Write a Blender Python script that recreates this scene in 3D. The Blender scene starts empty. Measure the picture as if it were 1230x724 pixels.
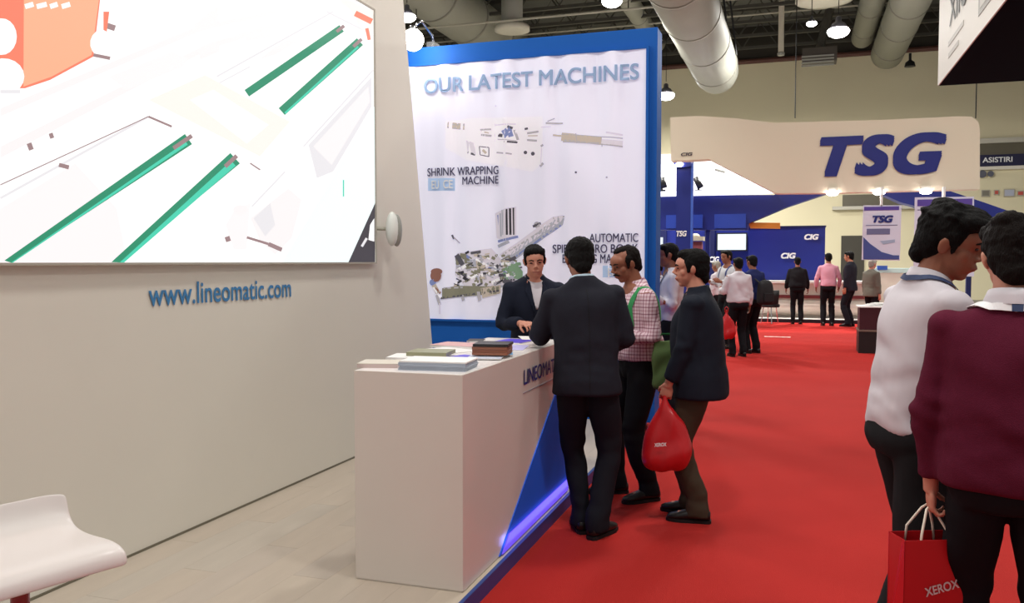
import bpy, bmesh, math, random
import numpy as np
from mathutils import Vector, Matrix
from mathutils.bvhtree import BVHTree

random.seed(7)
rng = np.random.RandomState(7)
scn = bpy.context.scene
COL = scn.collection
PI = math.pi
R = math.radians

# ------------------------------------------------------------------ camera
FPX, CX, CY, EYE = 1030.0, 615.0, 362.0, 1.6
PITCH = math.atan((CY - 314.0) / FPX)
YAW = R(18.5)
cam_d = bpy.data.cameras.new('camera')
cam_d.sensor_fit = 'HORIZONTAL'
cam_d.sensor_width = 36.0
cam_d.lens = 36.0 * FPX / 1230.0
cam_d.clip_end = 200
cam = bpy.data.objects.new('camera', cam_d)
cam.location = (0, 0, EYE)
cam.rotation_euler = (PI / 2 - PITCH, 0, YAW)
COL.objects.link(cam)
scn.camera = cam

# ------------------------------------------------------------------ world, exposure
scn.view_settings.view_transform = 'Standard'
scn.view_settings.look = 'None'
scn.view_settings.exposure = -0.10
scn.view_settings.gamma = 1.0
scn.view_settings.use_curve_mapping = False
W = bpy.data.worlds.new('hall_air')
scn.world = W
W.use_nodes = True
W.node_tree.nodes['Background'].inputs[0].default_value = (1.0, 0.985, 0.955, 1)
W.node_tree.nodes['Background'].inputs[1].default_value = 0.42

# ------------------------------------------------------------------ survey helpers
_fw = np.array([-math.sin(YAW) * math.cos(PITCH), math.cos(YAW) * math.cos(PITCH), -math.sin(PITCH)])
_rt = np.array([math.cos(YAW), math.sin(YAW), 0.0])
_up = np.cross(_rt, _fw)
_c0 = np.array([0, 0, EYE])
def _ray(x, y): return _fw + _rt * (x - CX) / FPX - _up * (y - CY) / FPX
def onz(x, y, z): d = _ray(x, y); return Vector(_c0 + d * (z - EYE) / d[2])
def onx(x, y, X): d = _ray(x, y); return Vector(_c0 + d * X / d[0])
def ony(x, y, Y): d = _ray(x, y); return Vector(_c0 + d * Y / d[1])

# ------------------------------------------------------------------ materials
def lin(c):
    o = []
    for v in c[:3]:
        v = v / 255.0
        o.append(v / 12.92 if v <= 0.04045 else ((v + 0.055) / 1.055) ** 2.4)
    return (*o, 1.0)

MATS = {}
def mat(name, rgb, rough=0.6, metal=0.0, vary=0.06, scale=6.0, bump=0.0, bscale=60.0, emit=0.0, ergb=None, coat=0.0, stretch=None, spec=0.4):
    if name in MATS: return MATS[name]
    m = bpy.data.materials.new(name)
    m.use_nodes = True
    nt = m.node_tree
    b = nt.nodes['Principled BSDF']
    tc = nt.nodes.new('ShaderNodeTexCoord')
    mp = nt.nodes.new('ShaderNodeMapping')
    nt.links.new(tc.outputs['Object'], mp.inputs['Vector'])
    if stretch: mp.inputs['Scale'].default_value = stretch
    nz = nt.nodes.new('ShaderNodeTexNoise')
    nz.inputs['Scale'].default_value = scale
    nz.inputs['Detail'].default_value = 4
    nt.links.new(mp.outputs[0], nz.inputs['Vector'])
    mx = nt.nodes.new('ShaderNodeMix')
    mx.data_type = 'RGBA'
    c = lin(rgb)
    mx.inputs['A'].default_value = tuple(max(0, v * (1 - vary)) for v in c[:3]) + (1,)
    mx.inputs['B'].default_value = tuple(min(1, v * (1 + vary)) for v in c[:3]) + (1,)
    nt.links.new(nz.outputs['Fac'], mx.inputs['Factor'])
    nt.links.new(mx.outputs['Result'], b.inputs['Base Color'])
    b.inputs['Roughness'].default_value = rough
    b.inputs['Metallic'].default_value = metal
    b.inputs['Specular IOR Level'].default_value = spec
    if coat: b.inputs['Coat Weight'].default_value = coat
    if bump:
        n2 = nt.nodes.new('ShaderNodeTexNoise')
        n2.inputs['Scale'].default_value = bscale
        n2.inputs['Detail'].default_value = 3
        nt.links.new(mp.outputs[0], n2.inputs['Vector'])
        bp = nt.nodes.new('ShaderNodeBump')
        bp.inputs['Strength'].default_value = bump
        bp.inputs['Distance'].default_value = 0.01
        nt.links.new(n2.outputs['Fac'], bp.inputs['Height'])
        nt.links.new(bp.outputs[0], b.inputs['Normal'])
    if emit:
        b.inputs['Emission Color'].default_value = lin(ergb or rgb)
        b.inputs['Emission Strength'].default_value = emit
    MATS[name] = m
    return m

def plaid_mat(name, base, line, line2):
    m = bpy.data.materials.new(name); m.use_nodes = True
    nt = m.node_tree; b = nt.nodes['Principled BSDF']
    tc = nt.nodes.new('ShaderNodeTexCoord')
    sep = nt.nodes.new('ShaderNodeSeparateXYZ')
    nt.links.new(tc.outputs['Object'], sep.inputs[0])
    def bands(sock, freq, thr):
        a = nt.nodes.new('ShaderNodeMath'); a.operation = 'MULTIPLY'; a.inputs[1].default_value = freq
        nt.links.new(sock, a.inputs[0])
        f = nt.nodes.new('ShaderNodeMath'); f.operation = 'FRACT'; nt.links.new(a.outputs[0], f.inputs[0])
        g = nt.nodes.new('ShaderNodeMath'); g.operation = 'LESS_THAN'; g.inputs[1].default_value = thr
        nt.links.new(f.outputs[0], g.inputs[0]); return g.outputs[0]
    def add(s1, s2):
        a = nt.nodes.new('ShaderNodeMath'); a.operation = 'ADD'
        nt.links.new(s1, a.inputs[0]); nt.links.new(s2, a.inputs[1]); return a.outputs[0]
    def mix(fac, a, b_):
        x = nt.nodes.new('ShaderNodeMix'); x.data_type = 'RGBA'
        nt.links.new(fac, x.inputs['Factor'])
        if isinstance(a, tuple): x.inputs['A'].default_value = a
        else: nt.links.new(a, x.inputs['A'])
        x.inputs['B'].default_value = b_; return x.outputs['Result']
    yx = add(sep.outputs[0], sep.outputs[1])
    xx = nt.nodes.new('ShaderNodeMath'); xx.operation = 'SUBTRACT'
    nt.links.new(sep.outputs[1], xx.inputs[0]); nt.links.new(sep.outputs[0], xx.inputs[1])
    h = bands(sep.outputs[2], 44, 0.34); v = bands(yx, 38, 0.34)
    h2 = bands(sep.outputs[2], 22, 0.16); v2 = bands(yx, 19, 0.16)
    def half(s):
        a = nt.nodes.new('ShaderNodeMath'); a.operation = 'MULTIPLY'; a.inputs[1].default_value = 0.5
        nt.links.new(s, a.inputs[0]); return a.outputs[0]
    c = mix(half(add(h, v)), lin(base), lin(line))
    c = mix(half(add(h2, v2)), c, lin(line2))
    nt.links.new(c, b.inputs['Base Color'])
    b.inputs['Roughness'].default_value = 0.85
    MATS[name] = m
    return m

def emis(name, rgb, s):
    m = bpy.data.materials.new(name); m.use_nodes = True
    nt = m.node_tree; b = nt.nodes['Principled BSDF']
    b.inputs['Base Color'].default_value = (0.02, 0.02, 0.02, 1)
    b.inputs['Roughness'].default_value = 0.5
    b.inputs['Emission Color'].default_value = lin(rgb)
    b.inputs['Emission Strength'].default_value = s
    MATS[name] = m
    return m

# ------------------------------------------------------------------ mesh builder
class MB:
    def __init__(s): s.v = []; s.f = []; s.m = []; s.cur = 0
    def face(s, idx): s.f.append(list(idx)); s.m.append(s.cur)
    def box(s, a, b):
        x0, y0, z0 = a; x1, y1, z1 = b; n = len(s.v)
        s.v += [(x0,y0,z0),(x1,y0,z0),(x1,y1,z0),(x0,y1,z0),(x0,y0,z1),(x1,y0,z1),(x1,y1,z1),(x0,y1,z1)]
        for q in ((0,3,2,1),(4,5,6,7),(0,1,5,4),(1,2,6,5),(2,3,7,6),(3,0,4,7)): s.face([n+i for i in q])
        return s
    def prism(s, pts, off):
        """closed polygon (list of 3D points) extruded by the vector off"""
        n = len(s.v); k = len(pts); off = Vector(off)
        s.v += [tuple(p) for p in pts] + [tuple(Vector(p) + off) for p in pts]
        s.face([n+i for i in range(k)][::-1]); s.face([n+k+i for i in range(k)])
        for i in range(k):
            j = (i+1) % k
            s.face([n+i, n+j, n+k+j, n+k+i])
        return s
    def tube(s, pts, r, seg=10, cap=True, flat=1.0):
        pts = [Vector(p) for p in pts]; rs = r if isinstance(r, (list, tuple)) else [r]*len(pts)
        n = len(s.v); prev = None
        for i, p in enumerate(pts):
            t = (pts[min(i+1, len(pts)-1)] - pts[max(i-1, 0)]).normalized()
            if prev is None:
                a = t.orthogonal().normalized()
            else:
                a = (prev - t * prev.dot(t)).normalized()
            prev = a; b = t.cross(a)
            for k in range(seg):
                th = 2*PI*k/seg
                s.v.append(tuple(p + a*math.cos(th)*rs[i] + b*math.sin(th)*rs[i]*flat))
        for i in range(len(pts)-1):
            for k in range(seg):
                k2 = (k+1) % seg
                s.face([n+i*seg+k, n+i*seg+k2, n+(i+1)*seg+k2, n+(i+1)*seg+k])
        if cap:
            s.face([n+k for k in range(seg)][::-1]); s.face([n+(len(pts)-1)*seg+k for k in range(seg)])
        return s
    def lathe(s, prof, seg=20, c=(0,0,0), axis='Z'):
        n = len(s.v)
        for (r, h) in prof:
            for k in range(seg):
                th = 2*PI*k/seg; x, y = r*math.cos(th), r*math.sin(th)
                p = (x, y, h) if axis == 'Z' else ((h, x, y) if axis == 'X' else (y, h, x))
                s.v.append((p[0]+c[0], p[1]+c[1], p[2]+c[2]))
        for i in range(len(prof)-1):
            for k in range(seg):
                k2 = (k+1) % seg
                s.face([n+i*seg+k, n+i*seg+k2, n+(i+1)*seg+k2, n+(i+1)*seg+k])
        s.face([n+k for k in range(seg)][::-1]); s.face([n+(len(prof)-1)*seg+k for k in range(seg)])
        return s
    def grid(s, P):
        """P: rows of 3D points"""
        n = len(s.v); h = len(P); w = len(P[0])
        for row in P: s.v += [tuple(p) for p in row]
        for i in range(h-1):
            for j in range(w-1):
                s.face([n+i*w+j, n+i*w+j+1, n+(i+1)*w+j+1, n+(i+1)*w+j])
        return s
    def ell(s, c, r, Rm=None, seg=16, rings=10):
        n = len(s.v); c = np.array(c, float); r = np.array(r, float); Rm = np.eye(3) if Rm is None else Rm
        pts = [(0,0,-1)]
        for i in range(1, rings):
            ph = -PI/2 + PI*i/rings
            for k in range(seg):
                th = 2*PI*k/seg
                pts.append((math.cos(ph)*math.cos(th), math.cos(ph)*math.sin(th), math.sin(ph)))
        pts.append((0,0,1))
        A = (np.array(pts)*r) @ Rm.T + c
        s.v += [tuple(p) for p in A]
        for k in range(seg): s.face([n, n+1+(k+1) % seg, n+1+k])
        for i in range(rings-2):
            for k in range(seg):
                k2 = (k+1) % seg
                s.face([n+1+i*seg+k, n+1+i*seg+k2, n+1+(i+1)*seg+k2, n+1+(i+1)*seg+k])
        L = n+1+(rings-1)*seg
        for k in range(seg): s.face([L, n+1+(rings-2)*seg+k, n+1+(rings-2)*seg+(k+1) % seg])
        return s
    def loft(s, secs, seg=20, sub=4, ex=2.0):
        """secs: (pos, R 3x3, a, b); sections interpolated with Catmull-Rom"""
        out = []
        K = len(secs)
        def cr(p0, p1, p2, p3, t): return 0.5*((2*p1)+(-p0+p2)*t+(2*p0-5*p1+4*p2-p3)*t*t+(-p0+3*p1-3*p2+p3)*t**3)
        data = [np.concatenate([np.array(q[0], float), np.array(q[1], float).ravel(), [q[2], q[3]]]) for q in secs]
        for i in range(K-1):
            p0, p1, p2, p3 = data[max(i-1,0)], data[i], data[i+1], data[min(i+2,K-1)]
            for t in range(sub): out.append(cr(p0, p1, p2, p3, t/sub))
        out.append(data[-1])
        n = len(s.v)
        for d in out:
            pos = d[:3]; Rm = d[3:12].reshape(3,3); a, b = d[12], d[13]
            for k in range(seg):
                th = 2*PI*k/seg; cs, sn = math.cos(th), math.sin(th)
                x = a*math.copysign(abs(cs)**(2/ex), cs); y = b*math.copysign(abs(sn)**(2/ex), sn)
                s.v.append(tuple(pos + Rm[:,0]*x + Rm[:,1]*y))
        M = len(out)
        for i in range(M-1):
            for k in range(seg):
                k2 = (k+1) % seg
                s.face([n+i*seg+k, n+i*seg+k2, n+(i+1)*seg+k2, n+(i+1)*seg+k])
        s.face([n+k for k in range(seg)][::-1]); s.face([n+(M-1)*seg+k for k in range(seg)])
        return s
    def mesh(s, name):
        me = bpy.data.meshes.new(name); me.from_pydata(s.v, [], s.f); me.update(); return me
    def build(s, name, mats, parent=None, smooth=False, bevel=0.0):
        me = s.mesh(name)
        if not isinstance(mats, (list, tuple)): mats = [mats]
        for m in mats: me.materials.append(m)
        if len(mats) > 1: me.polygons.foreach_set('material_index', s.m)
        bm = bmesh.new(); bm.from_mesh(me); bmesh.ops.recalc_face_normals(bm, faces=bm.faces)
        if bevel: bmesh.ops.bevel(bm, geom=bm.edges[:], offset=bevel, segments=2, affect='EDGES', profile=0.6)
        bm.to_mesh(me); bm.free()
        if smooth: me.polygons.foreach_set('use_smooth', [True]*len(me.polygons))
        return link(name, me, parent)

def link(name, me, parent=None):
    o = bpy.data.objects.new(name, me); COL.objects.link(o)
    if parent: o.parent = parent
    return o
def tag(o, label=None, cat=None, group=None, kind=None):
    if label: o['label'] = label
    if cat: o['category'] = cat
    if group: o['group'] = group
    if kind: o['kind'] = kind
    return o
def thing(name, loc, label, cat, rz=0.0, group=None):
    o = bpy.data.objects.new(name, None); o.empty_display_size = 0.1; COL.objects.link(o)
    o.location = loc; o.rotation_euler = (0, 0, rz)
    return tag(o, label, cat, group)
def box(name, a, b, m, parent=None, bevel=0.0): return MB().box(a, b).build(name, m, parent, bevel=bevel)

def text_mesh(s, bold=0.0, shear=0.0, space=1.0):
    cu = bpy.data.curves.new('lettering', 'FONT'); cu.body = s; cu.size = 1.0
    cu.offset = bold; cu.shear = shear; cu.space_character = space; cu.extrude = 0.0
    cu.resolution_u = 10
    o = bpy.data.objects.new('lettering', cu); COL.objects.link(o)
    dg = bpy.context.evaluated_depsgraph_get()
    me = bpy.data.meshes.new_from_object(o.evaluated_get(dg))
    bpy.data.objects.remove(o); bpy.data.curves.remove(cu)
    return me
def put_text(s, org, u, v, width, height, m, parent, bold=0.0, shear=0.0, thick=0.003, name='lettering', warp=None, space=1.0, label=None):
    me = text_mesh(s, 0.0, shear, space)
    if bold:
        bm = bmesh.new(); bm.from_mesh(me)
        base_g = bm.verts[:] + bm.edges[:] + bm.faces[:]
        for k in range(8):
            d = bmesh.ops.duplicate(bm, geom=base_g)
            bmesh.ops.translate(bm, verts=[v for v in d['geom'] if isinstance(v, bmesh.types.BMVert)], vec=(bold*(1, 1, -1, -1, 1, 0, -1, 0)[k], bold*(1, -1, 1, -1, 0, 1, 0, -1)[k]*0.8, k + 1.0))
        bm.to_mesh(me); bm.free()
    co = np.empty(len(me.vertices)*3); me.vertices.foreach_get('co', co); co = co.reshape(-1,3)
    lo, hi = co.min(0), co.max(0); 
    q = (co - lo) / np.maximum(hi - lo, 1e-6)
    u = Vector(u).normalized(); v = Vector(v).normalized(); n = u.cross(v)
    P = np.array(org)[None,:] + np.outer(q[:,0]*width, u) + np.outer(q[:,1]*height, v) + np.outer(thick*(1 + 0.06*co[:,2]), n)
    if warp: P = warp(P)
    me.vertices.foreach_set('co', P.ravel()); me.update()
    me.materials.clear(); me.materials.append(m)
    o = link(name, me, parent)
    if label: o['label'] = label
    return o

# ------------------------------------------------------------------ palette
WHITE = mat('painted_white', (218, 213, 202), 0.55, vary=0.03, scale=2.0)
CREAM = mat('cream_wall', (222, 213, 180), 0.8, vary=0.05, scale=0.3)
BLUE = mat('booth_blue', (22, 92, 178), 0.6, spec=0.2, vary=0.04)
NAVY = mat('navy_panel', (19, 34, 122), 0.45, vary=0.06, scale=2)
CARPET = mat('red_carpet', (172, 42, 38), 0.95, vary=0.12, scale=1.6, bump=0.5, bscale=260, spec=0.1)
CEIL = mat('dark_ceiling', (88, 88, 82), 0.9, vary=0.25, scale=0.6)
STEEL = mat('grey_duct', (150, 150, 140), 0.6, vary=0.06, scale=1.0)
BEAMM = mat('dark_steel', (72, 70, 62), 0.7, vary=0.15)
BLACK = mat('black_plastic', (16, 16, 18), 0.45)
CHROME = mat('chrome', (205, 205, 205), 0.18, metal=1.0)
LAMPGLOW = emis('lamp_glow', (255, 250, 244), 22.0)
TUBEGLOW = emis('tube_glow', (246, 246, 255), 2.2)
PAPER = mat('paper_white', (236, 234, 232), 0.6, vary=0.02)
TXTBLUE = mat('lettering_blue', (62, 126, 178), 0.5, vary=0.03)
TXTNAVY = mat('lettering_navy', (26, 40, 120), 0.5, vary=0.03)
TXTWHITE = mat('lettering_white', (238, 238, 240), 0.5, vary=0.02)

# ================================================================== STRUCTURE
tag(MB().box((-40, -6, -0.2), (26, 42, -0.006)).build('floor', mat('grey_concrete', (150, 146, 138), 0.7, vary=0.1, scale=0.8)), kind='structure',
    label='grey concrete hall floor beside the red carpet')
cp = MB().prism([(-1.43, -6, -0.005), (3.3, -6, -0.005), (3.3, 23.6, -0.005), (-2.3, 23.6, -0.005), (-2.3, 8.38, -0.005), (-1.43, 8.38, -0.005)], (0, 0, 0.005)).build('aisle_carpet', CARPET)
tag(cp, 'red carpet running down the aisle to the far booths', 'carpet')
FARY = 40.0
fw = MB().box((-40, FARY, 0), (26, FARY + 0.3, 10.6)).build('wall_far', CREAM); tag(fw, kind='structure', label='cream end wall of the exhibition hall')
ce = MB().box((-40, 5.0, 12.0), (26, 42, 12.2)).build('ceiling', CEIL); tag(ce, kind='structure', label='dark unlined hall ceiling')
# shadowed truss zone over the wall: its shade painted as a dark band behind the pipes
tr = MB().box((-40, FARY - 0.05, 10.6), (26, FARY + 0.3, 12.0)).build('trim_1', mat('shaded_band', (58, 54, 46), 0.9)); tag(tr, kind='structure', label='band painted dark for shade above the cream wall')
tr2 = MB().tube([(-40, FARY - 0.2, 10.45), (26, FARY - 0.2, 10.45)], 0.11, 8).build('trim_2', mat('rust_pipe', (96, 62, 52), 0.6)); tag(tr2, kind='structure', label='rust brown pipe along the top of the cream wall')

# ceiling joists
for i, y in enumerate(np.linspace(14, 39, 13)):
    j = thing('ceiling_joist', (-7, y, 11.3), 'dark steel joist across the hall ceiling', 'joist', group='steel joists under the hall ceiling')
    box('top_chord', (-33, -0.08, 0.55), (33, 0.08, 0.7), BEAMM, j)
    box('bottom_chord', (-33, -0.06, -0.5), (33, 0.06, -0.38), BEAMM, j)
    w = MB()
    for k in range(44):
        x = -33 + k*1.5
        w.tube([(x, 0, -0.44), (x+0.75, 0, 0.6), (x+1.5, 0, -0.44)], 0.035, 5)
    w.build('web', BEAMM, j)

# ducts along the hall
def duct(x, z, r, y0, y1, label, elbow=False):
    d = thing('ventilation_duct', (x, y1, z), label, 'duct', group=None)
    L = y1 - y0
    MB().tube([(0, -L, 0), (0, -1.2, 0), (0, -0.5, -0.05), (0, -0.12, -0.12), (0, 0, -0.16)] if elbow else [(0, -L, 0), (0, 0, 0)],
              [r, r, r*0.97, r*0.86, r*0.5] if elbow else r, 28).build('pipe', STEEL, d, smooth=True)
    for k in range(int(L/3)):
        MB().tube([(0, -1.6 - 3*k, 0), (0, -1.5 - 3*k, 0)], r*1.025, 28).build('seam_ring', mat('duct_seam', (128, 126, 116), 0.6), d, smooth=True)
    if elbow:
        for sx in (-1, 1):
            for k in range(4):
                MB().tube([(sx*r*1.02, -2.0-4*k, 0.1), (sx*r*0.4, -0.6-2.0-4*k, 4.0)], 0.03, 5).build('hanger_wire', BLACK, d)
    return d
dp = ony(862, 88, 30)
duct(dp.x, dp.z, 0.74, 8, 30, 'large round grey duct ending above the white hanging sign', True)
dp = ony(1072, 50, 36); duct(dp.x, dp.z, 0.62, 12, 38, 'grey duct beside the hanging box sign')
dp = ony(1040, 30, 36); duct(dp.x, dp.z, 0.42, 12, 38, 'thinner grey duct left of the pair near the box sign')
dp = ony(575, 33, 32); duct(dp.x, dp.z, 0.95, 8, 38, 'wide grey duct above the left end of the poster wall')
dp = ony(770, 24, 34); duct(dp.x, dp.z, 0.35, 12, 38, 'narrow grey duct behind the blue top corner of the poster wall')
# ring diffusers
for (px, py, rr, lab) in ((615, 38, 0.62, 'round white ceiling vent above the poster wall'), (990, 2, 0.85, 'round white ceiling vent cut by the top edge')):
    p = onz(px, py, 9.6)
    d = thing('ceiling_vent', p, lab, 'vent')
    MB().lathe([(rr*0.72, 0.0), (rr, 0.02), (rr, 0.16), (rr*0.9, 0.22), (rr*0.72, 0.2), (rr*0.7, 0.05)], 30).build('rim', mat('vent_white', (196, 192, 176), 0.6), d, smooth=True)
    MB().lathe([(rr*0.45, 0.02), (rr*0.48, 0.1), (rr*0.3, 0.12), (rr*0.28, 0.04)], 24).build('cone', mat('vent_grey', (120, 112, 100), 0.6), d, smooth=True)
    MB().lathe([(rr*0.6, 0.2), (rr*0.6, 1.8)], 20).build('neck', STEEL, d, smooth=True)
# white hanging pole and conduits
p = ony(938, 66, 33)
d = thing('hanging_pole', (p.x, 33, p.z), 'thin white pole hanging from the ceiling', 'pole')
MB().tube([(0, 0, 0), (0, 0, 12 - p.z)], 0.1, 8).build('pole', mat('pole_white', (214, 206, 186), 0.6), d)
MB().lathe([(0.12, -0.02), (0.13, 0.06), (0.1, 0.1)], 12).build('end_cap', STEEL, d)
for (y, z, lab) in ((26, 9.2, 'thin pale conduit crossing under the dark ceiling, nearer one'), (34, 10.9, 'thin pale conduit crossing under the dark ceiling, farther one')):
    c = thing('ceiling_conduit', (-8, y, z), lab, 'conduit')
    MB().tube([(-20, 0, 0), (26, 0, 0)], 0.035, 6).build('pipe', mat('conduit', (170, 166, 150), 0.5), c)
    for k in range(7): MB().tube([(-18+k*7, 0, 0), (-18+k*7, 0, 12 - z)], 0.02, 5).build('hanger', BEAMM, c)

# ------------------------------------------------------------------ high bay lamps (light sources; those out of view are added)
def high_bay(x, y, z, label, power=300, size=1.0, group=None):
    t = thing('pendant_lamp', (x, y, z), label, 'lamp', group=group)
    MB().lathe([(0.28*size, 0.06*size), (0.3*size, 0.08*size), (0.2*size, 0.24*size), (0.1*size, 0.3*size), (0.09*size, 0.44*size), (0.04*size, 0.48*size)], 24).build('shade', mat('lamp_housing', (120, 120, 128), 0.4, metal=0.6), t, smooth=True)
    MB().lathe([(0.2*size, 0.08*size), (0.33*size, 0.05*size), (0.36*size, -0.03*size), (0.31*size, -0.12*size), (0.2*size, -0.19*size), (0.06*size, -0.22*size)], 20).build('lens', LAMPGLOW, t, smooth=True)
    MB().tube([(0, 0, 0.55*size), (0, 0, 12.0 - z)], 0.012, 5).build('cord', BLACK, t)
    ld = bpy.data.lights.new('lamp_light', 'AREA'); ld.shape = 'DISK'; ld.size = 0.9*size; ld.energy = power; ld.color = (1.0, 0.975, 0.92)
    lo = bpy.data.objects.new('lamp_light', ld); COL.objects.link(lo); lo.parent = t; lo.location = (0, 0, -0.25*size)
    return t
for (px, py, z, lab, sz) in ((735, 1, 8.5, 'lit pendant lamp above the top edge of the poster wall', 0.75), (800, 114, 8.2, 'lit pendant lamp right of the blue poster wall edge', 0.95),
                         (975, 28, 8.5, 'small lit pendant lamp left of the bigger bright one', 0.42), (1007, 37, 8.5, 'brightest pendant lamp over the far aisle', 0.9),
                         (489, 20, 8.5, 'lit pendant lamp beside the top of the screen wall', 0.7)):
    p = onz(px, py, z)
    high_bay(p.x, p.y, z, lab, 950, sz)
GL = 'added pendant lamps over the near aisle outside the view'  # unseen lamps, added to light the scene from overhead
for (x, y) in ((-6.5, 2.0), (-0.8, 1.5), (3.5, 2.0), (-0.5, 7.5), (4.5, 8.5), (1.0, 14.0), (-6.5, 9.5), (6.5, 15.0), (-4.0, 15.0), (7, 22), (-9, 20)):
    high_bay(x, y, 9.0, 'unseen pendant lamp added high over the aisle', 215, 1.0, GL)
# ================================================================== OUR BOOTH
PZ = 0.08            # platform height
WX = -3.25           # screen wall face
# platform with laminate planks
LAM = [mat('laminate_%d' % i, c, 0.3, vary=0.10, scale=3.0, stretch=(5, 0.7, 1)) for i, c in enumerate(((186, 173, 158), (183, 171, 158), (189, 176, 160), (184, 174, 161)))]
pf = thing('display_platform', (0, 0, 0), 'low booth platform with grey beige laminate boards beside the red carpet', 'platform')
box('base', (WX, -1.0, 0.0), (-1.42, 8.36, PZ - 0.012), mat('platform_base', (120, 112, 104), 0.7), pf)
box('edge_trim', (-1.42, -1.0, 0.0), (-1.40, 8.36, PZ), mat('edge_blue', (34, 66, 132), 0.4), pf)
pm = None
for i, x in enumerate(np.arange(-3.25, -1.43, 0.188)):
    y = -1.0 + (i * 0.43) % 1.2 - 1.2
    while y < 8.3:
        y0, y1 = max(y, -1.0), min(y + 1.2, 8.36)
        if y1 - y0 > 0.1:
            b = box('plank', (0, 0, 0), (min(0.1872, -1.42 - x), y1 - y0 - 0.0015, 0.012), LAM[random.randrange(4)], pf)
            b.location = (x, y0, PZ - 0.012)
        y += 1.2

# screen wall with slanted end
wall = MB().prism([(WX, -1.0, PZ), (WX, 7.42, PZ), (WX, 7.36, 0.81), (WX, 6.77, 3.86), (WX, 6.70, 4.2), (WX, -1.0, 4.2)], (-0.28, 0, 0)).build('wall_left', WHITE)
tag(wall, kind='structure', label='off white booth wall carrying the video screen')
sk = box('shadow_line_left', (WX, -1.0, PZ), (WX + 0.006, 7.4, PZ + 0.012), mat('shadow_gap', (110, 104, 88), 0.7)); tag(sk, kind='structure', label='thin strip coloured dark as a shadow line at the foot of the booth wall')  # shadow gap under the wall, put in as a dark-coloured strip
put_text('www.lineomatic.com', (WX + 0.001, 3.67, 1.362), (0, 1, 0), (0, 0, 1), 1.335, 0.125, TXTBLUE, wall, bold=0.012, thick=0.004, space=1.02, label='blue web address lettering')

# LED video screen, part of it out of the frame
SX = WX + 0.03
def S(px, py): return onx(px, py, SX)
scr = thing('video_screen', (0, 0, 0), 'bright LED video screen showing a machine with green belts on the white wall', 'screen')
y_l, y_r, z_b, z_t = 1.2, 6.17, 1.595, 3.58
box('panel', (WX, y_l, z_b), (SX, y_r, z_t), BLACK, scr)
picture = MB()
SC = [('white', (255, 254, 253), 1.12), ('coral', (250, 128, 100), 1.05), ('orange', (255, 178, 140), 1.05), ('green', (38, 160, 120), 0.8), ('green_light', (70, 214, 180), 1.0),
      ('dark', (62, 58, 66), 0.9), ('grey', (238, 235, 238), 1.0), ('pale', (252, 247, 247), 1.0), ('peach', (255, 246, 238), 1.03), ('cyan_white', (244, 255, 254), 1.05), ('mauve', (168, 138, 140), 0.9),('pink', (255, 246, 246), 1.03)]
SM = [emis('screen_' + n, c, s*1.06) for n, c, s in SC]
SI = {n: i for i, (n, c, s) in enumerate(SC)}
_lay = [0]
def spoly(pts, c):
    _lay[0] += 1; e = SX + 0.0005 + _lay[0]*0.00006
    q = []
    for (px, py) in pts:
        p = S(px, py); q.append((e, min(max(p.y, y_l), y_r), min(max(p.z, z_b), z_t)))
    picture.cur = SI[c]; n = len(picture.v); picture.v += q; picture.face([n+i for i in range(len(q))])
def sbar(x0, y0, x1, y1, w, c):
    dx, dy = x1-x0, y1-y0; L = math.hypot(dx, dy); nx, ny = -dy/L*w/2, dx/L*w/2
    spoly([(x0+nx, y0+ny), (x1+nx, y1+ny), (x1-nx, y1-ny), (x0-nx, y0-ny)], c)
def sdisc(cx, cy, rx, ry, c): spoly([(cx+rx*math.cos(t), cy+ry*math.sin(t)) for t in np.linspace(0, 2*PI, 20)[:-1]], c)
picture.v += [(SX + 0.0005, y_l, z_b), (SX + 0.0005, y_r, z_b), (SX + 0.0005, y_r, z_t), (SX + 0.0005, y_l, z_t)]; picture.face([0, 1, 2, 3])
spoly([(-200, -400), (158, -400), (126, -50), (112, 68), (60, 96), (30, 106), (-200, 110)], 'coral')
spoly([(28, -300), (148, -300), (124, -40), (110, 66), (62, 92), (28, 104)], 'orange')
for (x, w) in ((30, 10), (44, 12), (60, 9), (74, 10)): sbar(x, 8, x+w, 5, 6, 'white')
for (x, y, rx, ry) in ((2, 44, 18, 22), (4, 92, 25, 22), (138, 12, 18, 18), (132, 52, 24, 20)): 
    sdisc(x, y, rx, ry, 'white')
sbar(126, 30, 138, 34, 7, 'mauve'); sbar(112, 66, 132, 70, 4, 'mauve'); sbar(0, 110, 24, 110, 4, 'grey')
spoly([(124, 14), (131, 14), (128, 38), (124, 36)], 'coral')
spoly([(232, 30), (262, 6), (264, 62), (240, 72)], 'pale'); spoly([(286, 28), (326, 10), (328, 44), (296, 50)], 'pale')
spoly([(0, 130), (240, 30), (420, -20), (430, -10), (250, 60), (0, 190)], 'pale')
spoly([(0, 140), (240, 38), (420, -14), (424, -8), (250, 52), (0, 176)], 'white')
spoly([(130, 92), (206, 62), (226, 70), (220, 80), (152, 108)], 'pink')
sbar(0, 238, 178, 140, 3, 'grey'); sbar(178, 140, 206, 152, 2.5, 'mauve'); sbar(178, 140, 0, 222, 1.2, 'mauve')
sbar(240, 112, 300, 80, 1.6, 'grey'); sbar(260, 92, 400, 14, 2, 'grey'); sbar(392, 14, 436, 36, 2, 'grey')
spoly([(0, 250), (90, 196), (140, 250), (150, 300), (138, 318), (-100, 318), (-100, 270)], 'pink')
spoly([(178, 120), (246, 90), (348, 146), (312, 188)], 'peach'); spoly([(228, 120), (256, 108), (322, 150), (296, 172)], 'white')
spoly([(310, 72), (330, 66), (400, 24), (392, 22), (330, 56)], 'pale')
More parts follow.
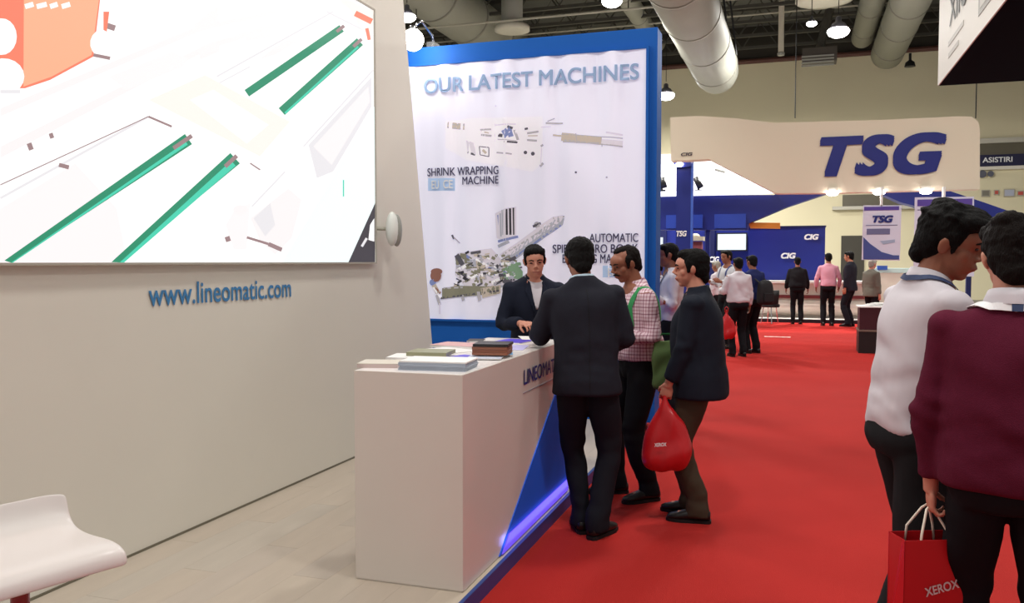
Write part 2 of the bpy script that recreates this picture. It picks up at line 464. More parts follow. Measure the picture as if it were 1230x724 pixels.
sbar(9, 319, 226, 167, 15, 'green'); sbar(14, 319, 224, 172, 4, 'green_light'); sbar(208, 178, 230, 163, 5, 'mauve')
sbar(139, 321, 282, 190, 17, 'green'); sbar(146, 319, 280, 196, 8, 'green_light'); sbar(270, 200, 284, 187, 5, 'mauve')
sbar(296, 112, 410, 34, 9.5, 'green'); sbar(404, 38, 413, 31, 4, 'mauve')
sbar(338, 134, 432, 50, 11, 'green'); sbar(342, 136, 430, 56, 2.5, 'green_light'); sbar(424, 56, 434, 47, 4, 'mauve')
sbar(364, 176, 448, 84, 2, 'grey'); sbar(302, 248, 342, 206, 2, 'grey'); sbar(300, 196, 312, 204, 1.6, 'mauve')
spoly([(370, 174), (446, 92), (446, 128), (400, 206), (380, 214)], 'grey'); spoly([(376, 176), (442, 104), (444, 122), (398, 198)], 'pale')
spoly([(300, 262), (346, 226), (362, 240), (350, 286), (330, 306), (312, 290)], 'pale'); spoly([(304, 262), (324, 244), (330, 270), (318, 284)], 'grey')
spoly([(270, 270), (282, 250), (300, 244), (296, 300), (280, 300)], 'pink'); sdisc(288, 252, 9, 6, 'pale')
sbar(296, 285, 322, 293, 3, 'mauve'); sbar(322, 293, 338, 300, 5, 'mauve'); sbar(272, 284, 274, 290, 6, 'mauve')
spoly([(450, 128), (450, 248), (422, 318), (338, 318), (400, 212)], 'cyan_white')
sbar(34, 172, 37, 180, 6, 'mauve'); sbar(60, 160, 62, 166, 5, 'mauve'); sbar(70, 198, 82, 201, 5, 'mauve')
spoly([(450, 244), (450, 318), (418, 318)], 'dark'); spoly([(444, 270), (449, 262), (449, 290), (442, 288)], 'white'); sbar(434, 296, 440, 286, 3, 'grey')
sbar(412, 216, 412, 236, 1.5, 'green_light')
spoly([(394, -10), (450, -10), (446, 44), (432, 34), (420, 12)], 'peach'); sbar(426, 16, 446, 26, 7, 'coral'); sbar(440, 34, 443, 48, 4, 'coral'); sdisc(436, 30, 5, 4, 'white')
po = picture.build('picture', SM, scr)
for f_ in (('frame_edge', (WX, y_r, z_b - 0.012), (SX + 0.012, y_r + 0.012, z_t + 0.012)), ('frame_edge', (WX, y_l, z_b - 0.012), (SX + 0.012, y_r, z_b)), ('frame_edge', (WX, y_l, z_t), (SX + 0.012, y_r, z_t + 0.012))):
    box(f_[0], f_[1], f_[2], mat('screen_edge', (172, 166, 154), 0.5), scr)

# small oval wall fitting right of the screen
p = onx(473, 275, WX + 0.12)
t = thing('wall_fitting', (WX, p.y, p.z), 'small pale oval fitting on an arm right of the screen', 'wall light')
MB().lathe([(0.045, 0.0), (0.05, 0.012), (0.02, 0.03)], 20, c=(0, -0.13, 0.0), axis='X').build('mount', mat('fitting_grey', (176, 172, 158), 0.5), t, smooth=True)
MB().tube([(0.02, -0.13, 0), (0.06, -0.03, 0.0), (0.1, 0, 0)], 0.014, 10).build('arm', MATS['fitting_grey'], t, smooth=True)
MB().ell((0.115, -0.02, 0.0), (0.05, 0.065, 0.14)).build('body', mat('fitting_white', (226, 228, 222), 0.4), t, smooth=True)
MB().ell((0.13, 0.03, -0.01), (0.044, 0.06, 0.132)).build('cover', mat('fitting_dark', (150, 152, 144), 0.4), t, smooth=True)

# --------------------------------------------------------------- poster wall (fabric in a blue frame)
PY = 8.0
XL, XR, ZB, ZT = -3.95, -1.365, 1.02, 3.565
pw = thing('poster_wall', (0, 0, 0), 'tall blue framed poster wall headed OUR LATEST MACHINES behind the counter', 'poster wall')
box('panel', (-4.25, PY + 0.03, PZ), (-1.27, PY + 0.30, 3.76), BLUE, pw, bevel=0.004)
box('frame_edge', (XL - 0.06, PY - 0.015, ZT), (XR + 0.015, PY + 0.03, ZT + 0.02), BLUE, pw)
box('frame_edge', (XR, PY - 0.03, PZ), (XR + 0.025, PY + 0.03, ZT + 0.02), BLUE, pw)
box('frame_edge', (XL - 0.06, PY - 0.015, ZB - 0.02), (XR, PY + 0.03, ZB), BLUE, pw)
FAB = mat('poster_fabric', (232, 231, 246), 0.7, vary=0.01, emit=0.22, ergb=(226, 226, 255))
def rip(x, z): return 0.011*np.sin(x*2*PI/0.345 + 0.9 + 0.12*np.sin(z*1.3)) + 0.006*np.sin(x*2*PI/0.21 + 2)
def warp(P):
    P = P.copy(); P[:,1] = P[:,1] - rip(P[:,0], P[:,2]); return P
xs = np.linspace(XL, XR, 120); zs = np.linspace(ZB, ZT, 12)
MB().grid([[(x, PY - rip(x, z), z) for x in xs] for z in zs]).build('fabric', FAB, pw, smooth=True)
U, V = (1, 0, 0), (0, 0, 1)
def P8(px, py): return ony(px, py, PY)
def ptext(s, x0, y0, x1, y1, m, bold=0.01, th=0.013, **k):
    """letters between two surveyed points: baseline start and top right end"""
    a, b = P8(x0, y0), P8(x1, y1)
    return put_text(s, a, U, V, b.x - a.x, max(b.z - a.z, 0.02), m, pw, bold=bold, thick=th, warp=warp, **k)
TPB = mat('poster_heading', (150, 178, 216), 0.6, vary=0.03); TPD = mat('poster_caption', (66, 62, 92), 0.6, vary=0.03)
ptext('OUR LATEST MACHINES', 510, 113, 768, 76, TPB, bold=0.016, th=0.016, label='pale blue heading')
ptext('SHRINK WRAPPING', 514, 212, 599, 199, TPD, bold=0.008); ptext('MACHINE', 556, 222, 599, 211, TPD, bold=0.008)
ptext('AUTOMATIC', 708, 291, 767, 280, TPD, bold=0.008); ptext('SPIRAL WIRO BOOK', 664, 304, 767, 293, TPD, bold=0.008); ptext('BINDING MACHINE', 676, 316, 767, 305, TPD, bold=0.008)
PRN = [('grey', (176, 172, 180)), ('dark', (84, 82, 92)), ('olive', (128, 126, 108)), ('tan', (190, 178, 166)), ('blue', (124, 136, 186)), ('light', (214, 208, 220)), ('green', (120, 152, 124)), ('black', (50, 48, 58)), ('sky', (172, 196, 230)), ('white', (246, 244, 250)), ('skin', (140, 96, 84)), ('steel', (168, 170, 184)), ('pale', (238, 234, 244))]
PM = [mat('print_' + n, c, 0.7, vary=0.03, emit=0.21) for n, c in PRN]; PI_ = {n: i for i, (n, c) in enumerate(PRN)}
class Print:
    def __init__(s): s.mb = MB(); s.k = 0
    def poly(s, pts, c):
        s.k += 1; e = 0.0012 + s.k*0.00003; s.mb.cur = PI_[c]; n = len(s.mb.v)
        for (px, py) in pts:
            p = P8(px, py); s.mb.v.append((p.x, PY - e, p.z))
        s.mb.face([n+i for i in range(len(pts))])
    def bar(s, x0, y0, x1, y1, w, c):
        dx, dy = x1-x0, y1-y0; L = math.hypot(dx, dy) or 1; nx, ny = -dy/L*w/2, dx/L*w/2
        s.poly([(x0+nx, y0+ny), (x1+nx, y1+ny), (x1-nx, y1-ny), (x0-nx, y0-ny)], c)
    def disc(s, x, y, r, c, ry=None): s.poly([(x+r*math.cos(t), y+(ry or r)*math.sin(t)) for t in np.linspace(0, 2*PI, 13)[:-1]], c)
    def done(s, label):
        me = s.mb.mesh('machine_print')
        for m in PM: me.materials.append(m)
        me.polygons.foreach_set('material_index', s.mb.m)
        bm = bmesh.new(); bm.from_mesh(me); bmesh.ops.triangulate(bm, faces=bm.faces)
        for _ in range(5):
            L = [e for e in bm.edges if abs(e.verts[0].co.x - e.verts[1].co.x) > 0.05]
            if not L: break
            bmesh.ops.subdivide_edges(bm, edges=L, cuts=1); bmesh.ops.triangulate(bm, faces=bm.faces)
        for v in bm.verts: v.co.y -= float(rip(v.co.x, v.co.z))
        bm.to_mesh(me); bm.free()
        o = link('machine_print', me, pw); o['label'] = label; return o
A = Print()   # shrink wrapping machine
A.poly([(536, 146), (568, 142), (652, 140), (652, 196), (640, 206), (560, 192), (536, 178)], 'pale')
A.bar(538, 150, 558, 152, 7, 'tan'); A.bar(538, 149, 558, 150, 2, 'grey'); A.bar(538, 153, 558, 155, 2, 'grey')
A.poly([(560, 168), (570, 172), (572, 186), (562, 182)], 'light'); A.bar(562, 183, 571, 186, 2.4, 'dark')
for (x0, y0, x1, y1, w, c) in ((577, 156, 590, 155, 2, 'grey'), (578, 162, 590, 163, 2.5, 'grey'), (578, 158, 589, 160, 1.5, 'tan'), (594, 150, 620, 149, 1.5, 'light'), (594, 147, 594, 170, 1, 'light'),
                             (598, 162, 604, 163, 4, 'dark'), (604, 160, 614, 154, 6, 'blue'), (606, 163, 616, 160, 7, 'blue'), (610, 152, 616, 154, 3, 'dark'), (606, 170, 622, 171, 2.2, 'dark'), (596, 167, 620, 169, 1, 'grey'),
                             (618, 156, 622, 168, 3, 'grey'), (633, 160, 647, 158, 2.5, 'grey'), (633, 168, 645, 169, 2.4, 'grey'), (630, 155, 634, 154, 2.5, 'dark'), (634, 163, 646, 163, 1.2, 'tan'),
                             (576, 176, 587, 177, 1, 'dark'), (576, 176, 577, 186, 1, 'dark'), (577, 186, 587, 188, 1, 'dark'), (587, 177, 587, 188, 1, 'dark'), (580, 180, 584, 184, 3, 'tan'),
                             (596, 183, 605, 184, 1.8, 'grey'), (608, 184, 615, 185, 1.8, 'grey'), (650, 176, 653, 174, 2.5, 'grey'), (649, 200, 653, 196, 3, 'grey'), (651, 178, 650, 198, 1, 'light'),
                             (656, 148, 676, 148, 2, 'grey'), (658, 146, 666, 142, 1.2, 'grey'), (650, 153, 662, 152, 1, 'light'), (664, 162, 674, 163, 2, 'tan'),
                             (674, 164, 692, 166, 10, 'tan'), (692, 166, 722, 169, 9, 'tan'), (674, 161, 748, 166, 1.2, 'grey'), (675, 168, 748, 176, 1.6, 'grey'), (676, 170, 720, 172, 2, 'grey'), (722, 170, 748, 172, 6, 'light'),
                             (728, 159, 748, 162, 2, 'light'), (692, 160, 693, 172, 1, 'grey'), (722, 164, 723, 176, 1, 'grey')):
    A.bar(x0, y0, x1, y1, w, c)
A.disc(631, 183, 2.2, 'dark'); A.disc(640, 184.5, 2.4, 'dark'); A.disc(692, 207, 1.3, 'dark'); A.disc(729, 213, 1.3, 'grey'); A.disc(595, 127, 1.0, 'light')
A.done('faint grey picture of a wrapping machine')
B = Print()   # book binding machine
B.poly([(594, 256), (608, 250), (620, 248), (620, 285), (608, 290), (596, 286)], 'light')
for x in (604, 609, 613, 617): B.bar(x, 252 - (x-604)*0.2, x + 0.5, 282, 2.4, 'black' if x > 608 else 'steel')
B.bar(597, 258, 597, 276, 3, 'blue'); B.bar(601, 256, 602, 284, 2, 'steel')
B.poly([(602, 312), (668, 262), (678, 262), (676, 270), (616, 314), (606, 316)], 'steel'); B.poly([(600, 306), (664, 260), (676, 258), (676, 264), (606, 312)], 'light')
B.bar(604, 306, 672, 264, 2, 'grey'); B.bar(610, 314, 674, 270, 2.4, 'blue'); B.disc(645, 270, 4, 'grey'); B.bar(640, 272, 650, 268, 3, 'dark'); B.bar(664, 262, 678, 260, 2.5, 'grey')
B.bar(598, 290, 622, 284, 3, 'blue'); B.bar(598, 296, 612, 290, 4, 'steel')
rr = random.Random(3)
B.poly([(548, 304), (590, 298), (606, 316), (626, 322), (628, 330), (610, 344), (560, 346), (546, 330)], 'light')
for _ in range(190):
    x = rr.uniform(545, 612); y = rr.uniform(302, 344) + (x-545)*0.06
    if y < 300 + max(0, 558-x)*0.6: continue
    L = rr.uniform(2.5, 11); a = rr.choice((0, 0.1, -0.2, 1.4, -0.5, 0.5)); c = rr.choice(('olive', 'olive', 'grey', 'dark', 'white', 'tan', 'black', 'steel', 'light', 'olive', 'blue'))
    B.bar(x, y, x+L*math.cos(a), y+L*math.sin(a), rr.uniform(1.2, 3.8), c)
B.bar(545, 285, 552, 292, 1.5, 'grey'); B.bar(543, 282, 545, 287, 2, 'dark'); B.bar(548, 306, 556, 318, 6, 'dark'); B.bar(566, 304, 578, 302, 3, 'dark')
for _ in range(40):
    x = rr.uniform(602, 624); y = rr.uniform(316, 336)
    B.bar(x, y, x+rr.uniform(2, 7), y+rr.uniform(-2, 2), rr.uniform(1.5, 4), rr.choice(('green', 'olive', 'green', 'steel', 'dark', 'white')))
B.poly([(606, 322), (620, 316), (628, 326), (628, 338), (618, 334)], 'green'); B.bar(606, 336, 616, 342, 7, 'dark')
B.poly([(532, 346), (550, 343), (600, 344), (602, 352), (560, 356), (532, 358)], 'olive'); B.bar(530, 358, 600, 349, 2.4, 'dark'); B.bar(534, 346, 556, 345, 2, 'grey')
B.poly([(578, 346), (602, 342), (602, 352), (580, 358)], 'tan'); B.poly([(553, 354), (557, 354), (559, 360), (555, 362)], 'grey'); B.poly([(572, 350), (577, 350), (579, 360), (575, 362)], 'grey')
B.disc(524, 331, 7, 'skin', 7.5); B.disc(525, 326, 7.5, 'skin', 4); B.disc(520, 339, 4, 'blue'); B.bar(521, 342, 527, 352, 6, 'tan'); B.bar(523, 346, 530, 352, 3, 'skin'); B.bar(525, 354, 529, 366, 4, 'grey'); B.bar(529, 364, 529, 377, 2, 'light'); B.bar(520, 344, 530, 358, 2, 'white')
B.done('picture of a book binding machine with open frames and a sloping conveyor')
def pbox(x0, y0, x1, y1):
    a, b = P8(x0, y1), P8(x1, y0)
    q = Print(); q.poly([(x0, y0), (x1, y0), (x1, y1), (x0, y1)], 'sky'); return q.done('pale blue certification box')
pbox(514, 214, 546, 229); pbox(724, 319, 766, 333)
ptext('EU  CE', 519, 227, 544, 216, TXTWHITE, bold=0.014, th=0.014); ptext('EU  CE', 731, 331, 760, 322, TXTWHITE, bold=0.014, th=0.014)

# two arm spotlights on the poster wall
g = ony(496, 48, 7.62)
t = thing('arm_spotlight', (g.x, PY + 0.12, 3.76), 'glaring arm spotlight at the top left corner of the poster wall', 'lamp')
gl = Vector((0, g.y - PY - 0.12, g.z - 3.76))
MB().box((-0.04, -0.09, 0), (0.04, 0.06, 0.05)).build('clamp', CHROME, t)
MB().tube([(0, 0, 0.04), (0, -0.04, 0.12), (0, gl.y*0.6, 0.2), (0, gl.y, gl.z + 0.12)], 0.012, 8).build('arm', CHROME, t, smooth=True)
MB().lathe([(0.02, 0.14), (0.045, 0.12), (0.06, 0.07), (0.05, 0.06)], 16, c=gl).build('socket', CHROME, t, smooth=True)
MB().ell(gl, (0.105, 0.105, 0.105)).build('bulb', LAMPGLOW, t, smooth=True)
ld = bpy.data.lights.new('bulb_light', 'POINT'); ld.energy = 7; ld.shadow_soft_size = 0.12; ld.color = (1, 0.98, 0.95)
lo = bpy.data.objects.new('bulb_light', ld); COL.objects.link(lo); lo.parent = t; lo.location = gl + Vector((0, 0.12, -0.02))

# --------------------------------------------------------------- counter
CXL, CXR, CY0, CY1, CZ = -1.995, -1.441, 3.6, 5.45, 1.085
CW = mat('counter_white', (222, 214, 206), 0.35, vary=0.02, coat=0.2)
ct = thing('reception_counter', (0, 0, 0), 'white reception counter with a blue wedge on its front at the platform edge', 'counter')
box('body', (CXL + 0.004, CY0 + 0.004, PZ), (CXR - 0.006, CY1 - 0.004, CZ - 0.02), CW, ct)
box('end_panel', (CXL, CY0, PZ + 0.006), (CXR, CY0 + 0.02, CZ - 0.0), CW, ct, bevel=0.002)
box('front_panel', (CXR - 0.02, CY0 + 0.021, PZ + 0.004), (CXR, CY1, CZ - 0.0), CW, ct, bevel=0.002)
box('worktop', (CXL, CY0 + 0.021, CZ - 0.02), (CXR - 0.021, CY1, CZ), mat('worktop_white', (240, 234, 232), 0.25, vary=0.02), ct, bevel=0.002)
CB = mat('counter_blue', (40, 96, 222), 0.7, vary=0.03, spec=0.15)
MB().prism([(CXR, 4.09, PZ + 0.008), (CXR, CY1 - 0.002, PZ + 0.008), (CXR, CY1 - 0.002, 0.95), (CXR, 5.43, 0.95)], (0.006, 0, 0)).build('blue_wedge', CB, ct)
MB().prism([(CXR + 0.006, 4.12, PZ + 0.01), (CXR + 0.006, CY1 - 0.002, PZ + 0.01), (CXR + 0.006, CY1 - 0.002, PZ + 0.085), (CXR + 0.006, 4.23, PZ + 0.085)], (0.006, 0, 0)).build('light_strip', emis('violet_strip', (112, 78, 250), 1.0), ct)
put_text('LINEOMATIC', (CXR + 0.001, 4.5, 0.915), (0, 1, 0), (0, 0, 1), 0.74, 0.085, TXTNAVY, ct, bold=0.012, thick=0.004, label='dark blue maker name lettering')
box('underline', (CXR, 4.5, 0.868), (CXR + 0.003, 5.28, 0.873), mat('underline_grey', (150, 140, 150), 0.5), ct)
ld = bpy.data.lights.new('strip_light', 'AREA'); ld.shape = 'RECTANGLE'; ld.size = 1.3; ld.size_y = 0.05; ld.energy = 0.8; ld.color = (0.25, 0.3, 1.0)
lo = bpy.data.objects.new('strip_light', ld); COL.objects.link(lo); lo.parent = ct; lo.location = (CXR + 0.02, 4.8, PZ + 0.06); lo.rotation_euler = (PI/2, 0, PI/2)

# printed matter on the counter
def leaflet(name, label, cat, px, py, w, d, h, rz, mtop, mside=None, z=CZ, sheets=1):
    p = onz(px, py, z + h)
    t = thing(name, (p.x, p.y, z), label, cat, rz)
    if sheets == 1:
        box('pages', (-w/2, -d/2, 0), (w/2, d/2, h*0.86), mside or PAPER, t)
        box('cover', (-w/2 - 0.001, -d/2 - 0.001, h*0.86), (w/2 + 0.001, d/2 + 0.001, h), mtop, t)
    else:
        for k in range(sheets):
            dx, dy = rng.uniform(-0.004, 0.004, 2)
            box('brochure', (-w/2 + dx, -d/2 + dy, h*k/sheets), (w/2 + dx, d/2 + dy, h*(k+0.9)/sheets), (mtop if k == sheets-1 else (mside or PAPER)), t)
    return t
CR = mat('cream_cover', (222, 214, 200), 0.4); GRN = mat('grey_green_cover', (150, 150, 118), 0.4); PNK = mat('pink_cover', (216, 172, 172), 0.5); VIO = mat('violet_cover', (96, 80, 220), 0.4); SKY = mat('sky_cover', (110, 170, 220), 0.4)
BRN = mat('brown_cover', (150, 96, 72), 0.5); DK = mat('dark_cover', (38, 34, 34), 0.4); LIL = mat('lilac_cover', (196, 190, 236), 0.5); GRB = mat('grey_blue_side', (172, 182, 196), 0.5)
leaflet('booklet', 'cream booklet at the near left corner of the counter', 'booklet', 458, 434, 0.20, 0.17, 0.022, R(14), CR, mat('pink_pages', (206, 186, 182), 0.6))
leaflet('brochure_stack', 'thick stack of white brochures with blue grey edges at the near counter corner', 'brochures', 527, 431, 0.33, 0.22, 0.045, R(6), PAPER, GRB, sheets=6)
leaflet('magazine', 'white magazine behind the cream booklet', 'magazine', 503, 427, 0.30, 0.21, 0.012, R(10), PAPER)
leaflet('magazine', 'grey green magazine lying on white sheets', 'magazine', 518, 421, 0.22, 0.2, 0.02, R(8), GRN, GRN, z=CZ + 0.0125)
leaflet('leaflet', 'violet leaflet in the middle of the counter', 'leaflet', 560, 429, 0.2, 0.2, 0.004, R(-20), VIO)
leaflet('leaflet', 'white and pale blue leaflet near the counter front edge', 'leaflet', 585, 427, 0.18, 0.26, 0.006, R(12), mat('pale_blue_cover', (214, 222, 240), 0.4), z=CZ + 0.0045)
leaflet('leaflet', 'pink leaflet beside the brown books', 'leaflet', 553, 413, 0.3, 0.22, 0.016, R(-6), PNK)
leaflet('leaflet', 'small dark leaflet on top beside the brown books', 'leaflet', 572, 408, 0.1, 0.16, 0.006, R(14), DK, z=CZ + 0.017)
leaflet('leaflet', 'violet leaflet under the man\'s hands', 'leaflet', 618, 409, 0.2, 0.24, 0.006, R(-8), VIO)
leaflet('leaflet', 'lilac leaflet at the far front edge of the counter', 'leaflet', 612, 417, 0.2, 0.3, 0.004, R(10), LIL)
q = onz(641, 404, CZ + .02)
t = thing('paper_sheet', (q.x, q.y, CZ + .0065), 'white sheet under the hands of the person behind the counter', 'paper', R(25))
MB().grid([[(x, y, .001 + .02*(y + .1) + .01*x*x*30) for x in np.linspace(-.09, .09, 7)] for y in np.linspace(-.1, .12, 6)]).build('sheet', PAPER, t, smooth=True)
leaflet('leaflet', 'loose white sheet across the middle of the counter', 'leaflet', 540, 420, 0.3, 0.2, 0.004, R(-28), PAPER)
leaflet('leaflet', 'small sky blue card at the counter front edge', 'leaflet', 607, 424, 0.08, 0.14, 0.004, R(20), SKY, z=CZ + .011)
bs = leaflet('book_stack', 'stack of brown books with a dark cover on top on the counter', 'books', 592, 411, 0.19, 0.19, 0.06, R(10), DK, BRN, sheets=4, z=CZ + 0.0175)

# --------------------------------------------------------------- bar stool
st = thing('bar_stool', (-2.02, 1.77, PZ), 'bar stool with a curved white seat in the lower left corner', 'stool', R(72))
# local: x = seat width, y = towards the rear lip
prof = [(-0.20, -0.035), (-0.19, -0.012), (-0.165, 0.002), (-0.10, 0.008), (0.0, 0.0), (0.08, 0.002), (0.13, 0.016), (0.155, 0.045), (0.168, 0.085), (0.175, 0.10)]
def seat_rows(dz):
    rows = []
    for (y, z) in prof:
        row = []
        for x in np.linspace(-0.21, 0.21, 15):
            e = max(0, abs(x) - 0.15)/0.06
            row.append((x, y*(1 - 0.07*e*e) , 0.725 + z*(1 - 0.0*e) - 0.006*e + dz))
        rows.append(row)
    return rows
sm = MB(); a_ = seat_rows(0.0); b_ = seat_rows(-0.022)
sm.grid(a_); sm.grid([r_[::-1] for r_ in b_])
h_, w_ = len(prof), 15; o_ = h_*w_
def bidx(i, j): return o_ + i*w_ + (w_-1-j)
for i in range(h_-1):
    sm.face([i*w_, (i+1)*w_, bidx(i+1, 0), bidx(i, 0)]); sm.face([i*w_+w_-1, bidx(i, w_-1), bidx(i+1, w_-1), (i+1)*w_+w_-1])
for j in range(w_-1):
    sm.face([j, bidx(0, j), bidx(0, j+1), j+1]); k_ = (h_-1)*w_; sm.face([k_+j, k_+j+1, bidx(h_-1, j+1), bidx(h_-1, j)])
so = sm.build('seat', mat('stool_white', (222, 214, 210), 0.3, vary=0.02), st, smooth=True)
md = so.modifiers.new('soft', 'SUBSURF'); md.levels = md.render_levels = 2
MB().lathe([(0.09, 0.66), (0.07, 0.672), (0.03, 0.64)], 20, c=(0, 0, 0.028)).build('seat_plate', CHROME, st, smooth=True)
MB().lathe([(0.024, 0.02), (0.024, 0.69)], 20).build('column', mat('red_metal', (150, 20, 30), 0.25, coat=0.5), st, smooth=True)
MB().lathe([(0.21, 0.0), (0.21, 0.008), (0.17, 0.018), (0.05, 0.035), (0.03, 0.06)], 32).build('base', CHROME, st, smooth=True)
MB().tube([(0.16*math.cos(t), 0.16*math.sin(t) , 0.25) for t in np.linspace(-PI*0.9, PI*0.0 - 0.1*PI, 16)] , 0.011, 8).build('footrest', CHROME, st, smooth=True)
for th in (-PI*0.9, -PI*0.1):
    MB().tube([(0, 0, 0.25), (0.16*math.cos(th), 0.16*math.sin(th), 0.25)], 0.01, 8).build('footrest_arm', CHROME, st, smooth=True)
# ================================================================== FAR BOOTHS
def ypoly(mb, pts, Y, th):
    return mb.prism([ony(px, py, Y) for (px, py) in pts], (0, th, 0))
def yrect(name, x0, y0, x1, y1, Y, th, m, parent=None):
    a, b = ony(x0, (y0+y1)/2, Y), ony(x1, (y0+y1)/2, Y); t_, b_ = ony((x0+x1)/2, y0, Y), ony((x0+x1)/2, y1, Y)
    return box(name, (a.x, Y, b_.z), (b.x, Y + th, t_.z), m, parent)
def ytext(s, x0, y0, x1, y1, Y, m, parent, **k):
    a, b = ony(x0, y0, Y), ony(x1, y1, Y)
    return put_text(s, a, (1,0,0), (0,0,1), b.x - a.x, b.z - a.z, m, parent, **k)

SIGN = mat('sign_fabric', (226, 214, 192), 0.8, vary=0.02, scale=0.5)
t = thing('hanging_sign', (0, 0, 0), 'huge cream hanging sign with TSG in dark blue letters', 'sign')
ypoly(MB(), [(805, 141), (838, 139), (885, 142), (930, 147.5), (985, 146), (1060, 144), (1150, 139.5), (1167, 140), (1175, 146), (1177, 156), (1177, 227), (1090, 229), (1000, 231.5), (932, 232), (852, 191), (806, 193)], 21.0, 0.45).build('fabric', SIGN, t)
ytext('TSG', 984, 213, 1137, 158, 21.0, mat('sign_navy', (20, 30, 120), 0.5, vary=0.03), t, bold=0.05, shear=0.26, thick=0.03, space=1.13, label='dark blue slanted TSG letters')
ytext('CIG', 818, 187.5, 832, 183, 21.0, mat('sign_grey', (70, 60, 70), 0.5), t, bold=0.03, shear=0.2, thick=0.02, label='small dark CIG letters')
mbk = MB()
for px in (955, 1172):
    q = ony(px, 142, 21.2); mbk.tube([q, (q.x, q.y, 12.0)], 0.012, 5)
    mbk.build('suspension_cable', BLACK, t); mbk = MB()
for px, py in ((1000, 231), (1056, 230), (1112, 229)):
    q = ony(px, py, 20.95)
    MB().ell((q.x, q.y, q.z - 0.02), (0.13, 0.1, 0.06)).build('spot_lens', LAMPGLOW, t, smooth=True)
    MB().box((q.x - 0.1, q.y - 0.05, q.z + 0.02), (q.x + 0.1, q.y + 0.12, q.z + 0.1)).build('spot_housing', WHITE, t)

t = thing('booth_canopy', (0, 0, 0), 'navy canopy with a pointed end beneath the cream hanging sign', 'canopy')
ypoly(MB(), [(770, 235), (930, 234), (936, 230), (997, 231), (946, 248), (899, 268), (898, 276), (770, 276)], 23.6, 0.5).build('fascia', NAVY, t)
for px in (775, 851):
    q = ony(px, 274, 24.0); box('post', (q.x - .05, 23.8, 0.1), (q.x + .05, 23.95, q.z), NAVY, t)
yrect('light_strip', 770, 228.5, 927, 234.5, 23.5, 0.08, TUBEGLOW, t)
yrect('inset_panel', 858, 257, 896, 274, 23.56, 0.03, mat('panel_blue', (34, 62, 160), 0.4), t)
yrect('inset_panel', 800, 258, 844, 274, 23.56, 0.03, MATS['panel_blue'], t)
ypoly(MB(), [(899, 267), (937, 267.5), (937, 274.5), (901, 274)], 23.9, 0.15).build('orange_stripe', mat('orange_paint', (226, 150, 60), 0.6), t)

t = thing('booth_back_wall', (0, 0, 0), 'navy booth back wall with wall screen left of the CIG kiosk', 'booth wall')
yrect('panel', 770, 272, 905, 352, 27.4, 0.3, NAVY, t)
yrect('upright', 846, 272, 858, 350, 27.3, 0.1, mat('navy_dark', (14, 22, 78), 0.5), t)
yrect('upright', 783, 272, 800, 350, 27.3, 0.1, MATS['navy_dark'], t)
ytext('CIG', 852, 315, 864, 308, 27.28, TXTWHITE, t, bold=0.04, shear=0.2, thick=0.02)
yrect('side_sign', 785, 285, 796, 306, 27.1, 0.05, emis('side_sign_glow', (240, 250, 255), 1.0), t)

t = thing('lit_ceiling_panel', (0, 0, 0), 'white lit booth panel framed by the cut corner of the cream sign', 'panel')
ypoly(MB(), [(770, 185), (935, 185), (935, 232), (770, 232)], 28.4, 0.2).build('panel', mat('panel_white', (232, 228, 236), 0.6, vary=0.02, emit=0.25, ergb=(230, 226, 240)), t)
for (a, b, c, d_) in ((866, 212, 914, 224), (788, 200, 812, 206), (828, 205, 846, 211)):
    q1, q2 = ony(a, b, 26.8), ony(c, d_, 26.8)
    MB().tube([q1, q2], 0.1, 8).build('tube_light', TUBEGLOW, t, smooth=True)
yrect('poster', 846, 200, 855, 206, 26.9, 0.05, mat('pink_note', (224, 190, 200), 0.6), t)
yrect('poster', 832, 193, 842, 202, 26.9, 0.05, mat('green_note', (196, 208, 200), 0.6), t)
MB().tube([ony(859, 203, 26.85), ony(871, 206.5, 26.85)], 0.05, 6).build('dark_bar', mat('bar_grey', (140, 140, 134), 0.6), t)
for px, sl, lab in ((795, 0, 'small black spotlight standing on the canopy left of the blue pillar'), (839, -3, 'small black spotlight standing on the canopy right of the blue pillar')):
    q = ony(px, 229, 23.9)
    k = thing('stage_spotlight', (q.x, 23.9, q.z), lab, 'lamp')
    MB().tube([(0, 0, 0), (0, 0, 0.12)], 0.03, 8).build('foot', BLACK, k)
    MB().tube([(0.06, 0, 0.08), (sl*0.03, 0, 0.36)], [0.09, 0.07], 10).build('barrel', BLACK, k, smooth=True)
    MB().tube([(-0.1, 0, 0.0), (0.1, 0, 0.0)], 0.03, 6).build('bracket', BLACK, k)

t = thing('booth_pillar', (0, 0, 0), 'tall navy pillar with a small lamp at its flared top', 'pillar')
a, b = ony(812, 260, 22), ony(830, 260, 22)
ztop = ony(820, 192, 22).z
box('shaft', (a.x, 22, 0.0), (b.x, 22.5, ztop), NAVY, t)
ypoly(MB(), [(806, 192), (830, 191.5), (830, 200), (813, 201)], 21.9, 0.6).build('capital', NAVY, t)
q = ony(816, 197.5, 21.85); MB().ell(q, (0.1, 0.06, 0.055)).build('lamp_lens', LAMPGLOW, t, smooth=True)
ytext('TSG', 812.5, 284, 825, 277, 21.98, TXTWHITE, t, bold=0.04, shear=0.2, thick=0.02)
yrect('corner_strip', 829.5, 196, 832, 330, 21.99, 0.05, mat('strip_blue', (60, 96, 190), 0.4), t)

t = thing('television', (0, 0, 0), 'bright wall screen above the standing visitors', 'television')
yrect('casing', 860.5, 279.5, 897.5, 301.5, 27.2, 0.12, BLACK, t)
yrect('display', 862, 281, 896, 300, 27.18, 0.02, emis('tv_white', (240, 250, 255), 1.15), t)

